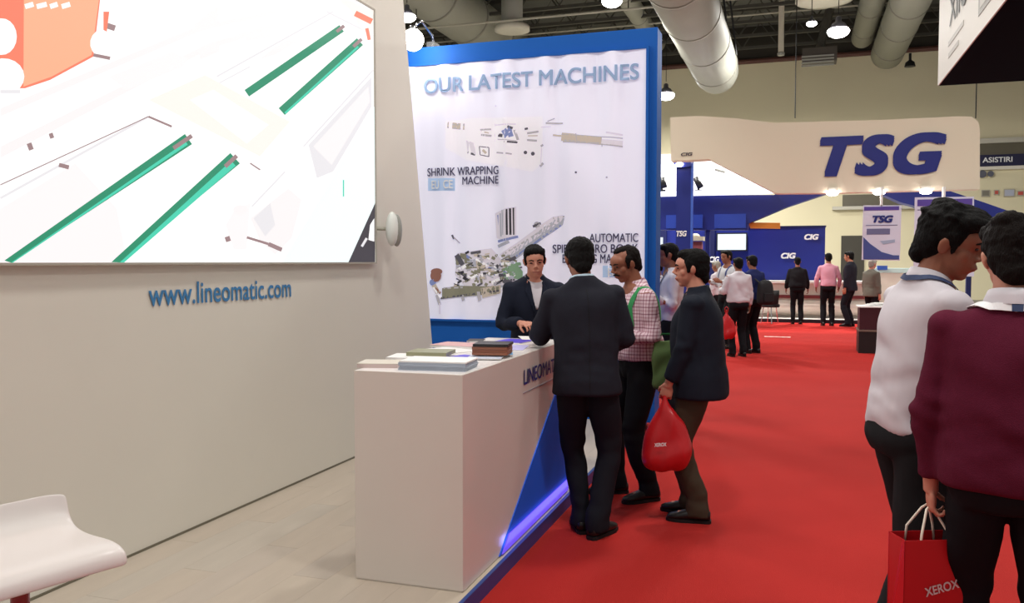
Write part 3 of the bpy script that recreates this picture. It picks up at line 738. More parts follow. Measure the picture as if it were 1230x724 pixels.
t = thing('display_figure', (0, 0, 0), 'red brown display column with a pale cap beside the navy pillar', 'display')
a, b = ony(831, 290, 25.0), ony(843, 290, 25.0); box('column', (a.x, 25.0, 0.1), (b.x, 25.3, a.z), mat('red_brown', (112, 50, 58), 0.6), t)
yrect('cap_band', 829, 284, 845, 289, 24.95, 0.4, mat('pale_cap', (172, 164, 140), 0.6), t)
q = ony(835, 284, 25.1); MB().ell(q, (0.14, 0.14, 0.09)).build('cap', MATS['pale_cap'], t, smooth=True)

t = thing('kiosk', (0, 0, 0), 'navy exhibition kiosk with two white CIG marks', 'kiosk')
a, b = ony(899, 300, 25.2), ony(991, 300, 25.2); z1 = ony(945, 273, 25.2).z
box('body', (a.x, 25.2, 0.1), (b.x, 27.0, z1), NAVY, t)
box('top_edge', (a.x - 0.02, 25.17, z1), (b.x + 0.02, 27.0, z1 + 0.04), MATS['navy_dark'], t)
ytext('CIG', 966, 288, 983.5, 281, 25.2, TXTWHITE, t, bold=0.05, shear=0.22, thick=0.03, label='upper white CIG mark')
ytext('CIG', 938, 310.5, 956, 303.5, 25.2, TXTWHITE, t, bold=0.05, shear=0.22, thick=0.03, label='lower white CIG mark')

t = thing('low_stage', (0, 0, 0), 'low grey stage with a black riser at the end of the red carpet', 'platform')
box('deck', (-8, 23.62, 0.0), (12, 30, 0.1), mat('stage_grey', (196, 190, 184), 0.6), t)
box('riser', (-8, 23.58, 0.0), (12, 23.62, 0.09), mat('riser_black', (22, 22, 34), 0.5), t)
t = thing('display_counter', (0, 0, 0), 'long pale counter on the low stage in front of the kiosk', 'counter')
a, b = ony(906, 350, 24.3), ony(1046, 350, 24.3)
LC = mat('far_counter', (222, 212, 200), 0.5)
box('body', (a.x, 24.3, 0.1), (b.x, 25.1, 0.62), LC, t)
box('red_shelf', (a.x, 24.25, 0.62), (b.x, 25.1, 0.70), mat('shelf_maroon', (112, 44, 48), 0.5), t)
box('upper', (a.x, 24.45, 0.70), (b.x, 25.1, 1.02), LC, t)
box('worktop', (a.x, 24.3, 1.02), (b.x, 25.1, 1.08), PAPER, t)
MB().tube([(a.x, 24.28, 0.36), (b.x, 24.28, 0.36)], 0.2, 14).build('rounded_front', LC, t, smooth=True)
# black tub chair by the counter
q = onz(924, 389, 0.0)
t = thing('tub_chair', (q.x, 23.2, 0), 'black chair with a curved back near the pale counter', 'chair', R(150))
MB().lathe([(0.24, 0.42), (0.25, 0.45), (0.24, 0.5), (0.1, 0.51)], 20).build('seat', BLACK, t, smooth=True)
P_ = [[(0.26*math.cos(th)*k, 0.26*math.sin(th)*k, z) for th in np.linspace(0.1, PI - 0.1, 14)] for (k, z) in ((1.0, 0.5), (1.08, 0.7), (1.1, 0.86), (1.0, 0.86), (0.96, 0.7), (0.9, 0.5))]
MB().grid(P_).build('backrest', BLACK, t, smooth=True)
for k in range(4):
    th = PI/4 + k*PI/2; MB().tube([(0.16*math.cos(th), 0.16*math.sin(th), 0.43), (0.22*math.cos(th), 0.22*math.sin(th), 0.0)], 0.014, 6).build('leg', CHROME, t)

# hanging banners
def banner(pts, Y, label, kind):
    t = thing('hanging_banner', (0, 0, 0), label, 'banner')
    ypoly(MB(), pts, Y, 0.03).build('sheet', mat('banner_white', (222, 220, 238), 0.6, vary=0.02), t)
    (x0, y0), (x1, y1) = pts[0], pts[2]
    PU = mat('banner_purple', (92, 70, 160), 0.6); GB = mat('banner_blue', (70, 84, 150), 0.6); GG = mat('banner_grey', (112, 112, 150), 0.6)
    if kind == 1:
        yrect('header', x0+1, y0+1.5, x1-1, y0+6, Y - 0.01, 0.01, PU, t)
        ytext('TSG', x0+11, y0+21, x0+36, y0+12, Y - 0.01, TXTNAVY, t, bold=0.05, shear=0.25, thick=0.01)
        yrect('printed_machine', x0+4, y0+28, x0+32, y0+35, Y - 0.01, 0.01, GG, t); yrect('printed_line', x0+3, y0+23.5, x1-3, y0+24.3, Y - 0.01, 0.01, GG, t)
        ypoly(MB(), [(x0+20, y0+43), (x0+38, y0+41), (x0+38, y0+44.5), (x0+24, y0+47)], Y - 0.01, 0.01).build('printed_machine', mat('banner_pale', (168, 180, 206), 0.6), t)
        ypoly(MB(), [(x0, y0+38), (x0+8, y0+46), (x0+22, y0+56), (x0+36, y0+60), (x0+43, y0+60), (x0+43, y0+65), (x0, y0+65)], Y - 0.012, 0.01).build('printed_wave', GB, t)
    else:
        yrect('header', x0+3, y0+2, x1-2, y0+10, Y - 0.01, 0.01, PU, t)
        ytext('TSG', x0+28, y0+9.5, x0+50, y0+3, Y - 0.012, TXTWHITE, t, bold=0.05, shear=0.25, thick=0.01)
        yrect('printed_line', x0+3, y0+14, x1-2, y0+15, Y - 0.01, 0.01, GG, t)
        ypoly(MB(), [(x0+6, y0+25), (x0+22, y0+21), (x0+38, y0+24), (x0+40, y0+28), (x0+8, y0+29)], Y - 0.01, 0.01).build('printed_machine', GB, t)
        yrect('printed_machine', x0+53, y0+23, x0+70, y0+28, Y - 0.01, 0.01, PU, t)
        yrect('printed_machine', x0+40, y0+34, x0+69, y0+41, Y - 0.01, 0.01, GG, t); yrect('printed_line', x0+44, y0+54, x0+69, y0+59, Y - 0.01, 0.01, PU, t)
    for fx in (0.5,):
        q = ony(x0 + (x1-x0)*fx, y0, Y); MB().box((q.x - 0.02, Y, q.z - 0.02), (q.x + 0.02, 21.0, ony(x0, 225, Y).z)).build('hanger', PAPER, t)
banner([(1037, 246.5), (1083, 246.5), (1081, 313), (1035, 312)], 20.8, 'smaller TSG banner hanging over the grey haired visitor', 1)
banner([(1099, 237), (1170, 236), (1170, 332), (1097, 332)], 20.75, 'larger TSG banner with purple header behind the white shirted visitor', 2)
t = thing('booth_canopy', (0, 0, 0), 'navy sloping canopy behind the two hanging banners', 'canopy')
ypoly(MB(), [(1055, 231), (1140, 229), (1182, 243), (1228, 259), (1228, 291), (1172, 291), (1130, 262), (1098, 247), (1082, 243)], 24.6, 0.6).build('fascia', NAVY, t)
for px in (1165, 1222):
    q = ony(px, 285, 24.8); box('post', (q.x - .06, 24.8, 0.1), (q.x + .06, 24.92, q.z), MATS['navy_dark'], t)
yrect('end_mark', 1219, 258.5, 1227, 263, 24.55, 0.05, TXTWHITE, t)
t = thing('side_table', (0, 0, 0), 'pale turquoise display table behind the grey haired visitor', 'table')
a, b = ony(1048, 330, 24.9), ony(1100, 330, 24.9)
box('top', (a.x, 24.9, 1.3), (b.x, 25.6, 1.42), mat('turquoise_pale', (190, 216, 214), 0.5), t)
box('front', (a.x + 0.05, 24.95, 0.1), (b.x - 0.05, 25.5, 1.3), LC, t)
yrect('blue_box', 1054, 319, 1066, 324, 24.85, 0.2, mat('box_blue', (50, 90, 180), 0.5), t)

# openings and signs on the far wall
WY = FARY - 0.06
t = yrect('window_1', 1012, 233, 1110, 247, WY, 0.05, mat('window_dark', (98, 92, 76), 0.4)); tag(t, kind='structure', label='dark strip window below the cream sign')
t = yrect('trim_3', 1000, 247, 1110, 251, WY - 0.25, 0.3, mat('ledge_grey', (196, 192, 178), 0.6)); tag(t, kind='structure', label='grey ledge under the strip window')
t = yrect('door_1', 1010, 283, 1038, 352, WY, 0.05, mat('door_dark', (62, 58, 48), 0.5)); tag(t, kind='structure', label='dark doorway in the cream wall')
t = yrect('window_2', 1176, 171, 1250, 186, WY, 0.05, MATS['window_dark']); tag(t, kind='structure', label='grey window above the ASISTIRI sign')
t = yrect('trim_4', 1176, 199, 1250, 203, WY - 0.1, 0.15, mat('trim_white', (226, 220, 206), 0.6)); tag(t, kind='structure', label='white ledge under the ASISTIRI sign')
t = yrect('trim_5', 1170, 165, 1250, 171, WY - 0.1, 0.15, MATS['ledge_grey']); tag(t, kind='structure', label='grey lintel over the window')
t = thing('wall_sign', (0, 0, 0), 'dark navy ASISTIRI sign on the far wall at the right edge', 'sign')
yrect('board', 1176, 185, 1250, 199, WY - 0.05, 0.1, mat('sign_dark', (30, 30, 66), 0.5), t)
ytext('ASISTIRI', 1180, 195.5, 1216, 188, WY - 0.06, TXTWHITE, t, bold=0.02, thick=0.03)
for (x0, y0, x1, y1, c, lab) in ((1179, 228, 1189, 236, (120, 116, 104), 'small grey picture below the round wall emblem'), (1194, 228, 1200, 234, (190, 84, 70), 'small red picture between the two larger wall pictures'),
                             (1206, 227, 1219, 236, (176, 180, 196), 'pale blue picture on the far wall'), (1222, 229, 1230, 235, (190, 80, 70), 'small red picture at the right edge')):
    k = thing('wall_picture', (0, 0, 0), lab, 'picture')
    yrect('frame', x0, y0, x1, y1, WY - 0.02, 0.05, mat('pic_frame', (170, 164, 150), 0.6), k)
    yrect('print', x0+1, y0+1, x1-1, y1-1, WY - 0.03, 0.02, mat('pic_%d' % x0, c, 0.6), k)
q = ony(1180, 209, WY - 0.05); k = thing('wall_emblem', q, 'dark round emblem on the far wall under the sign', 'emblem')
MB().lathe([(0.15, -0.04), (0.16, 0.0), (0.1, 0.03)], 16, axis='Y').build('disc', mat('emblem_dark', (90, 92, 104), 0.5), k)
MB().lathe([(0.12, -0.04), (0.12, 0.0), (0.08, 0.03)], 16, axis='Y', c=(0.3, 0, 0.0)).build('disc', MATS['emblem_dark'], k)
# wall camera and projector hung under the ceiling
q = ony(1093, 80, 36); k = thing('ceiling_speaker', (q.x, 36, q.z), 'small dark speaker hanging near the ducts', 'speaker')
MB().tube([(0, 0, 0.1), (0, 0, 0.5)], 0.05, 6).build('stem', BLACK, k); MB().lathe([(0.2, 0), (0.16, 0.16), (0.06, 0.24)], 12).build('cone', BLACK, k)
q = ony(984, 76, 34); k = thing('ceiling_heater', (q.x, 34, q.z), 'dark louvred unit hanging below the bright lamp', 'heater')
box('casing', (-0.6, -0.4, 0.0), (0.6, 0.4, 0.5), mat('heater_dark', (76, 70, 62), 0.6), k)
for i in range(4): box('louvre', (-0.62, -0.44, -0.18 + i*0.11), (0.5, -0.38, -0.12 + i*0.11), STEEL, k)
MB().tube([(0, 0, 0.5), (0.6, 0.2, 12 - q.z)], 0.16, 8).build('flue', BEAMM, k)

# hanging box sign at the top right
BXX, BZ = 1.48, 3.615
t = thing('hanging_box_sign', (0, 0, 0), 'white hanging box sign with a dark underside in the top right corner', 'sign')
box('frame_box', (BXX + 0.01, 4.6, BZ + 0.02), (5.0, 10.99, 6.2), mat('boxsign_white', (214, 210, 202), 0.6, vary=0.02), t)
box('side_sheet', (BXX, 4.6, BZ), (BXX + 0.012, 11.0, 6.2), MATS['boxsign_white'], t)
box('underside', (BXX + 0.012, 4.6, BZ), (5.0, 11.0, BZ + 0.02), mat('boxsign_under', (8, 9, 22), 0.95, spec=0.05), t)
a, b = onx(1141, 32, BXX), onx(1163, 4, BXX)
put_text('XIIO', (BXX - 0.001, a.y, 4.08), (0, -1, 0), (0, 0, 1), a.y - b.y, 0.30, mat('sign_black', (52, 50, 50), 0.6), t, bold=0.01, thick=0.004)
for (x0, y0, x1, y1, w) in ((1139, 54, 1157, 33, 0.035), (1139, 68, 1151, 51, 0.035)):
    a, b = onx(x0, y0, BXX - 0.003), onx(x1, y1, BXX - 0.003)
    MB().box((BXX - 0.004, b.y, a.z - 0.02), (BXX, a.y, a.z + 0.03)).build('faint_print_line', mat('faint_grey', (176, 172, 166), 0.6), t)
a, b = onx(1175, 20, BXX - 0.003), onx(1196, 0, BXX - 0.003)
MB().box((BXX - 0.004, b.y - 0.4, a.z), (BXX, a.y, a.z + 0.6)).build('printed_frame', mat('frame_grey', (150, 148, 142), 0.6), t)
MB().box((BXX - 0.006, b.y - 0.36, a.z + 0.05), (BXX - 0.004, a.y - 0.08, a.z + 0.56)).build('printed_picture', mat('pic_grey', (186, 184, 176), 0.6), t)
for yy in (5.2, 10.2):
    MB().tube([(BXX + 0.3, yy, 6.2), (BXX + 0.3, yy, 12.0)], 0.012, 5).build('suspension_cable', BLACK, t)

# plinth table near the aisle and sticker on the carpet
q = onz(1031, 424, 0)
t = thing('plinth_table', (q.x, q.y, 0), 'dark maroon and black plinth table with white papers behind the white shirted visitor', 'table')
box('base', (0, 0, 0), (0.8, 0.6, 0.38), mat('plinth_black', (28, 24, 24), 0.5), t)
box('band', (-0.01, -0.01, 0.38), (0.81, 0.61, 0.41), mat('band_pale', (120, 104, 92), 0.5), t)
box('upper', (0.01, 0.01, 0.41), (0.79, 0.59, 0.8), mat('plinth_maroon', (62, 22, 32), 0.5), t)
box('top', (-0.02, -0.02, 0.8), (0.82, 0.62, 0.82), PAPER, t)
k = thing('paper_pile', (q.x + 0.3, q.y + 0.3, 0.82), 'loose white papers on the dark plinth table', 'papers')
for i in range(4):
    o = box('sheet', (-0.14, -0.1, 0), (0.14, 0.1, 0.012), PAPER, k); o.location = (0.03*i - 0.05, 0.02*i, 0.0125*i); o.rotation_euler = (0, 0, 0.4*i)
q = onz(918, 404.5, 0); q2 = onz(950, 401, 0)
t = thing('floor_sticker', (q.x, q.y, 0.0), 'narrow pale sticker strip lying on the red carpet', 'sticker')
w = q2.x - q.x
box('strip', (0, 0, 0.001), (w, 0.14, 0.004), mat('sticker_pale', (226, 200, 190), 0.6), t)
for i in range(4): box('printed_mark', (w*(0.08+0.23*i), 0.04, 0.004), (w*(0.2+0.23*i), 0.10, 0.0045), mat('sticker_red', (190, 90, 84), 0.6), t)
# ================================================================== PEOPLE
def rx(a): c, s = math.cos(a), math.sin(a); return np.array([[1,0,0],[0,c,-s],[0,s,c]])
def ry(a): c, s = math.cos(a), math.sin(a); return np.array([[c,0,s],[0,1,0],[-s,0,c]])
def rz(a): c, s = math.cos(a), math.sin(a); return np.array([[c,-s,0],[s,c,0],[0,0,1]])
def nrm(v): v = np.array(v, float); return v/np.linalg.norm(v)
def frame(t, hint=(0,1,0)):
    """columns: side, hint-ish, tangent"""
    t = nrm(t); h = np.array(hint, float); h = h - t*h.dot(t)
    if np.linalg.norm(h) < 1e-3: h = np.array([1.0,0,0]) - t*t[0]
    h = nrm(h); s = np.cross(h, t); return np.stack([s, h, t], 1)

def fuse(mb, voxel, smooth=3, fac=0.5):
    me = mb.mesh('fuse'); o = bpy.data.objects.new('fuse', me); COL.objects.link(o)
    m = o.modifiers.new('r', 'REMESH'); m.mode = 'VOXEL'; m.voxel_size = voxel
    if smooth:
        s = o.modifiers.new('s', 'SMOOTH'); s.factor = fac; s.iterations = smooth
    dg = bpy.context.evaluated_depsgraph_get()
    r = bpy.data.meshes.new_from_object(o.evaluated_get(dg))
    bpy.data.objects.remove(o); bpy.data.meshes.remove(me)
    r.polygons.foreach_set('use_smooth', [True]*len(r.polygons))
    return r
def getco(me):
    a = np.empty(len(me.vertices)*3); me.vertices.foreach_get('co', a); return a.reshape(-1,3)
def folds(me, centers, amp, base=0.0012, freq=60.0, seed=0, axis=(0,0,1)):
    r = np.random.RandomState(seed); P = getco(me)
    n = np.empty(len(P)*3); me.vertices.foreach_get('normal', n); n = n.reshape(-1,3)
    w = np.zeros(len(P))
    for (c, rad) in centers: w += np.exp(-((P - np.array(c))**2).sum(1)/(rad*rad))
    d = np.zeros(len(P)); b = np.zeros(len(P))
    for i in range(4):
        k = nrm(np.array(axis) + r.normal(0, 0.45, 3))*freq*r.uniform(0.6, 1.3); k2 = r.normal(0, 1, 3)*12
        d += np.sin(P@k + 1.6*np.sin(P@k2 + r.uniform(0, 6)) + r.uniform(0, 6))
        k3 = r.normal(0, 1, 3)*14; b += np.sin(P@k3 + 1.2*np.sin(P@(r.normal(0,1,3)*9)))
    P = P + n*((d/2*amp*np.minimum(w, 1.2)) + b*base*1.4)[:,None]
    me.vertices.foreach_set('co', P.ravel()); me.update()

SKIN = {'tan': mat('skin_tan', (176, 118, 92), 0.5, vary=0.06, scale=14), 'brown': mat('skin_brown', (142, 88, 66), 0.5, vary=0.06, scale=14), 'pink': mat('skin_pink', (196, 134, 112), 0.5, vary=0.06, scale=14)}
HAIRM = {'black': mat('hair_black', (11, 9, 9), 0.7, spec=0.15, vary=0.3, scale=40, bump=0.8, bscale=90, stretch=(3, 3, 0.6)), 'grey': mat('hair_grey', (150, 146, 134), 0.6, vary=0.2, scale=40, bump=0.6, bscale=90), 'brown': mat('hair_brown', (20, 14, 12), 0.7, spec=0.12, vary=0.3, scale=40, bump=0.8, bscale=90, stretch=(3,3,0.6))}
EYE_M = mat('eye_dark', (36, 24, 20), 0.25); LIP = mat('lips', (150, 80, 70), 0.5)
SHOE = mat('shoe_black', (22, 19, 18), 0.35, vary=0.1); SOLE = mat('shoe_sole', (12, 11, 11), 0.7)

def make_person(label, loc, rzdeg, H=1.72, bend=0, side=0, twist=0, head=(0,0,0), armL=None, armR=None, feet=((-0.1,0,0),(0.1,0,0)),
                curl=(0.6, 0.6), palm=(None, None), top='jacket', topmat=None, legmat=None, skin='tan', hair='black', hairstyle='short', voxel=0.010, skinvox=0.0055,
                girth=0.0, hem=0.82, fine=True, sleeve=0.93, seed=0, neckwear=None, shirtmat=None, belt=None, moustache=False, headscale=1.0, topname=None, group=None):
    s = H/1.733
    root = thing('person', loc, label, 'person', R(rzdeg), group)
    root.scale = (s, s, s)
    bend, side, twist = R(bend), R(side), R(twist)
    # ---- spine
    zs = [0.80, 0.95, 1.07, 1.27, 1.49]
    fr = [(0.0, 0.0), (0.15, 0.15), (0.45, 0.5), (0.8, 0.85), (1.0, 1.0)]
    pos = [np.array([0,0,0.80])]; rot = [np.eye(3)]
    for i in range(1, 5):
        f = fr[i][0]; Rm = rz(twist*f) @ ry(side*f) @ rx(-bend*f)
        fm = (fr[i][0]+fr[i-1][0])/2; Rmid = rz(twist*fm) @ ry(side*fm) @ rx(-bend*fm)
        pos.append(pos[-1] + Rmid @ np.array([0,0,zs[i]-zs[i-1]])); rot.append(Rm)
    def SP(z):
        if z <= zs[0]: return pos[0] + np.array([0,0,z-zs[0]]), rot[0]
        for i in range(4):
            if z <= zs[i+1] or i == 3:
                t = (z-zs[i])/(zs[i+1]-zs[i]); tt = min(t, 1.0)
                Rm = rot[i]*(1-tt)+rot[i+1]*tt; u, _, vt = np.linalg.svd(Rm); Rm = u@vt
                p = pos[i]*(1-tt)+pos[i+1]*tt
                if t > 1: p = pos[4] + Rm@np.array([0,0,z-zs[4]])
                return p, Rm
    def T(x, y, z): p, Rm = SP(z); return p + Rm@np.array([x, y, 0])
    def sec(z, a, b, yo=0.0): p, Rm = SP(z); return (p + Rm@np.array([0, yo, 0]), Rm, a, b)
    # ---- head
    hy, hp, hr = [R(a) for a in head]
    nb, Rn = SP(1.49)
    Rh = rz(twist + hy) @ rx(-(bend*0.35 + hp)) @ ry(side*0.4 + hr)
    hc = nb + Rn@np.array([0, 0.014, 0.028]) + Rh@np.array([0, 0.012, 0.10])
    def HD(x, y, z): return hc + Rh@(np.array([x, y, z])*headscale)
    # ---- arms
    J = {}
    def arm(sgn, spec):
        sh = T(sgn*0.178, -0.005, 1.415)
        if spec is None: spec = ((sgn*0.12, 0.02, -1), (sgn*0.02, 0.14, -1), None)
        du, df = nrm(spec[0]), nrm(spec[1])
        el = sh + du*0.285; wr = el + df*0.25
        dh = nrm(spec[2]) if len(spec) > 2 and spec[2] is not None else df
        return sh, el, wr, dh
    J['L'] = arm(-1, armL); J['R'] = arm(1, armR)
    # ---- legs
    legs = []
    for i, sgn in enumerate((-1, 1)):
        fx, fy, fa = feet[i][:3]; fz = feet[i][3] if len(feet[i]) > 3 else 0.0
        hip = np.array([sgn*0.088, 0.0, 0.90]); ank = np.array([fx, fy, 0.085 + fz]); d = ank - hip; D = min(np.linalg.norm(d), 0.838)
        a = (0.425**2 - 0.415**2 + D*D)/(2*D); h = math.sqrt(max(0.425**2 - a*a, 0))
        u = nrm(d); fwd = np.array([-math.sin(R(fa)), math.cos(R(fa)), 0]); k = nrm(fwd - u*fwd.dot(u))
        legs.append((hip, hip + u*a + k*h, ank, fwd))
    # ================= body (one continuous mesh)
    b = MB()
    b.loft([sec(0.86, .14, .10), sec(0.95, .145, .10), sec(1.07, .13, .09), sec(1.27, .145, .10), sec(1.40, .15, .085), sec(1.46, .11, .07), sec(1.49, .06, .06)], 16, 3)
    # neck
    p0, p1 = T(0, -0.012, 1.44), HD(0, -0.012, -0.03)
    b.loft([(p0, frame(p1-p0), .068, .066), ((p0*0.5+p1*0.5), frame(p1-p0), .058, .06), (p1, frame(p1-p0), .056, .06)], 16, 3)
    # head volumes
    def he(c, r, Rl=None): b.ell(HD(*c), np.array(r)*headscale, Rh if Rl is None else Rh@Rl, 18, 12)
    he((0,-.014,.03), (.076,.096,.088)); he((0,.026,-.035), (.060,.066,.07)); he((0,.03,-.06), (.05,.052,.05)); he((0,.058,-.09), (.026,.024,.02)); he((0,.05,.035), (.066,.046,.052))
    he((0,.074,.03), (.05,.018,.012)); he((-.038,.05,-.018), (.027,.024,.026)); he((.038,.05,-.018), (.027,.024,.026)); he((0,.076,-.05), (.03,.018,.03))
    b.tube([HD(0,.088,.022), HD(0,.1,-.002), HD(0,.112,-.02)], [.008,.011,.014], 10); he((-.012,.097,-.024), (.009,.01,.008)); he((.012,.097,-.024), (.009,.01,.008))
    he((0,.092,-.05), (.022,.01,.007)); he((0,.09,-.061), (.02,.01,.007))
    for sx in (-1, 1): he((sx*.078,-.008,-.004), (.010,.019,.031), ry(sx*0.25)@rz(sx*0.35))
    # arms and hands
    for key, sgn, ci in (('L', -1, 0), ('R', 1, 1)):
        sh, el, wr, dh = J[key]
        b.loft([(sh, frame(el-sh), .05, .055), ((sh+el)/2, frame(el-sh), .042, .045), (el, frame(wr-sh), .031, .032), ((el*.6+wr*.4), frame(wr-el), .032, .032), (wr, frame(wr-el), .024, .028), (wr+dh*.03, frame(dh), .024, .03)], 14, 3)
        pn = palm[ci]
        pn = nrm(pn) if pn is not None else np.array([-sgn*1.0, 0.15, 0.0])     # palm normal: towards the body
        pn = nrm(pn - dh*pn.dot(dh)); sd = np.cross(pn, dh)                      # across the palm
        if sd.dot(np.array([0, 1, 0.3])) < 0: sd = -sd                           # thumb side forward / up
        F = np.stack([sd, pn, dh], 1)
        pc = wr + dh*.055
        b.ell(pc, (.040,.016,.048), F, 14, 10); b.ell(wr + dh*.02, (.028,.018,.03), F, 12, 8); b.ell(pc + dh*.02, (.041,.0135,.026), F, 12, 8)
        cu = curl[ci]
        for fi, (off, L, r_) in enumerate(((.0325,.072,.0082), (.011,.080,.0086), (-.011,.075,.0082), (-.0325,.060,.0074))):
            q = wr + dh*(.088 - .004*abs(fi-1)) + sd*off; d0 = nrm(dh + sd*off*2.2); pts = [q - dh*.015, q]; ang = cu*0.5
            for seg in (.44, .32, .24):
                d1 = d0*math.cos(ang) + pn*math.sin(ang); q = q + d1*L*seg; pts.append(q); ang += cu*1.05
            b.tube(pts, [r_*1.08, r_*1.05, r_, r_*.93, r_*.75], 8)
        q = wr + dh*.028 + sd*.026; d0 = nrm(sd*0.75 + dh*0.8 + pn*(0.25+0.3*cu)); d1 = nrm(sd*0.25 + dh*1.0 + pn*(0.3+0.7*cu)); d2 = nrm(dh*1.0 - sd*0.1 + pn*(0.4+0.9*cu))
        b.tube([q - d0*.02, q, q + d0*.032, q + d0*.032 + d1*.03, q + d0*.032 + d1*.03 + d2*.024], [.012,.013,.0105,.0095,.007], 8)
        J[key] = (sh, el, wr, dh, pn, sd)
    for (hip, kn, ank, fwd) in legs:
        b.loft([(hip, frame(kn-hip), .075, .08), (kn, frame(ank-hip), .05, .052), (ank*.35+kn*.65, frame(ank-kn), .048, .052), (ank, frame(ank-kn), .034, .036)], 14, 3)
        b.tube([ank + np.array([0,0,-.03]) - fwd*.03, ank + np.array([0,0,-.045]) + fwd*.12], [.032, .028], 10)
    body = link('body', fuse(b, skinvox, 2, 0.45), root); body.data.materials.append(SKIN[skin])
    # face pieces
    if fine:
        for sx in (-1, 1):
            e = MB().ell(HD(sx*.031,.083,.011), np.array((.0135,.006,.0055))*headscale, Rh, 10, 8).build('eye', EYE_M, root, smooth=True)
            MB().tube([HD(sx*.012,.093,.027), HD(sx*.03,.093,.034), HD(sx*.05,.078,.028)], [.004,.0052,.003], 6).build('eyebrow', HAIRM['black' if hair != 'grey' else 'grey'], root, smooth=True)
        MB().tube([HD(-.024,.088,-.056), HD(-.01,.099,-.055), HD(.01,.099,-.055), HD(.024,.088,-.056)], [.002,.004,.004,.002], 8).build('mouth', LIP, root, smooth=True)
        if moustache:
            MB().tube([HD(-.034,.083,-.05), HD(-.016,.099,-.041), HD(0,.104,-.038), HD(.016,.099,-.041), HD(.034,.083,-.05)], [.003,.0065,.006,.0065,.003], 8).build('moustache', HAIRM[hair], root, smooth=True)
    # ================= hair
    h = MB()
    def hh(c, r, Rl=None): h.ell(HD(*c), np.array(r)*headscale, Rh if Rl is None else Rh@Rl, 18, 12)
    if hairstyle == 'short':
        hh((0,-.022,.046), (.083,.098,.084)); hh((0,-.05,.0), (.076,.062,.075)); hh((0,.03,.088), (.062,.055,.034)); hh((0,-.075,-.045), (.054,.034,.04))
        for sx in (-1, 1): hh((sx*.07,.012,.03), (.013,.026,.032)); hh((sx*.069,.022,.0), (.008,.009,.024)); hh((sx*.05,.04,.085), (.03,.04,.028))
    elif hairstyle == 'thick':
        hh((0,-.022,.052), (.088,.104,.088)); hh((0,-.055,.0), (.082,.064,.08)); hh((0,.035,.098), (.066,.062,.04)); hh((0,-.082,-.05), (.06,.036,.045)); hh((.03,.07,.092), (.04,.036,.028)); hh((-.02,-.06,.11), (.05,.05,.035))
        for sx in (-1, 1): hh((sx*.074,.0,.035), (.014,.03,.035)); hh((sx*.07,.022,.0), (.008,.01,.026)); hh((sx*.055,.04,.09), (.034,.044,.03))
        r_ = random.Random(seed)
        for _ in range(16):
            th = r_.uniform(0, 2*PI); ph = r_.uniform(0.25, 1.3)
            hh((.08*math.cos(th)*math.cos(ph), -.022+.098*math.sin(th)*math.cos(ph), .055+.082*math.sin(ph)), (.020,.026,.010), rz(th))
    elif hairstyle == 'receding':
        hh((0,-.036,.04), (.081,.086,.08)); hh((0,-.056,.0), (.077,.058,.075)); hh((0,-.075,-.045), (.054,.034,.04)); hh((0,-.005,.1), (.05,.06,.024))
        for sx in (-1, 1): hh((sx*.073,.002,.03), (.013,.03,.034)); hh((sx*.07,.022,.0), (.008,.01,.026))
    elif hairstyle == 'back':
        hh((0,-.026,.05), (.086,.1,.084)); hh((0,-.055,.0), (.08,.066,.08)); hh((0,.024,.098), (.058,.06,.034)); hh((0,-.08,-.055), (.056,.036,.045))
        for sx in (-1, 1): hh((sx*.074,.004,.03), (.014,.034,.036)); hh((sx*.07,.02,.0), (.009,.012,.026))
    elif hairstyle == 'bald':
        hh((0,-.05,.0), (.078,.054,.045))
        for sx in (-1, 1): hh((sx*.072,-.01,.012), (.012,.03,.026))
    hm = fuse(h, max(0.006, skinvox), 2); 
    P = getco(hm); n = np.empty(len(P)*3); hm.vertices.foreach_get('normal', n); n = n.reshape(-1,3)
    Q = (P - hc)@Rh
    st_ = np.sin(Q[:,0]*260 + 3*np.sin(Q[:,1]*60)) + np.sin(Q[:,0]*140 + Q[:,1]*90 + 4*np.sin(Q[:,2]*70)) + np.sin(np.arctan2(Q[:,1], Q[:,0])*22 + 3*np.sin(Q[:,2]*50))
    P = P + n*(st_*0.0010)[:,None]; hm.vertices.foreach_set('co', P.ravel()); hm.update()
    ho = link('hair', hm, root); hm.materials.append(HAIRM[hair])
    # ================= trousers
    tr_ = MB(); g = girth
    tr_.loft([sec(0.84, .155, .12, -.008), sec(0.90, .172+g*.5, .135+g*.4, -.012), sec(0.97, .168+g*.6, .128+g*.6, -.004), sec(1.035, .160+g*.8, .118+g*.9, .002)], 20, 3, 2.3)
    for (hip, kn, ank, fwd) in legs:
        Fk = frame(-(ank-hip), fwd)
        low = ank + np.array([0, 0, -.045]); fl = np.stack([np.cross(fwd, [0,0,1]), fwd, [0,0,1]], 1)
        tr_.loft([(hip + np.array([0,0,.04]), frame(hip-kn, fwd), .088, .108), (hip*.62+kn*.38, frame(hip-kn, fwd), .088, .096), (kn, Fk, .07, .076), (kn*.55+ank*.45, frame(kn-ank, fwd), .066, .074), (ank + np.array([0,0,.06]), fl, .060, .070), (low - fwd*.005, fl, .058, .078)], 18, 4, 2.2)
    tm = fuse(tr_, voxel, 3)
    folds(tm, [(l[1], .11) for l in legs] + [(l[2] + np.array([0,0,.07]), .09) for l in legs] + [((0, .08, .86), .12)], .006, .0018, 55, seed)
    to = link('trousers', tm, root); tm.materials.append(legmat)
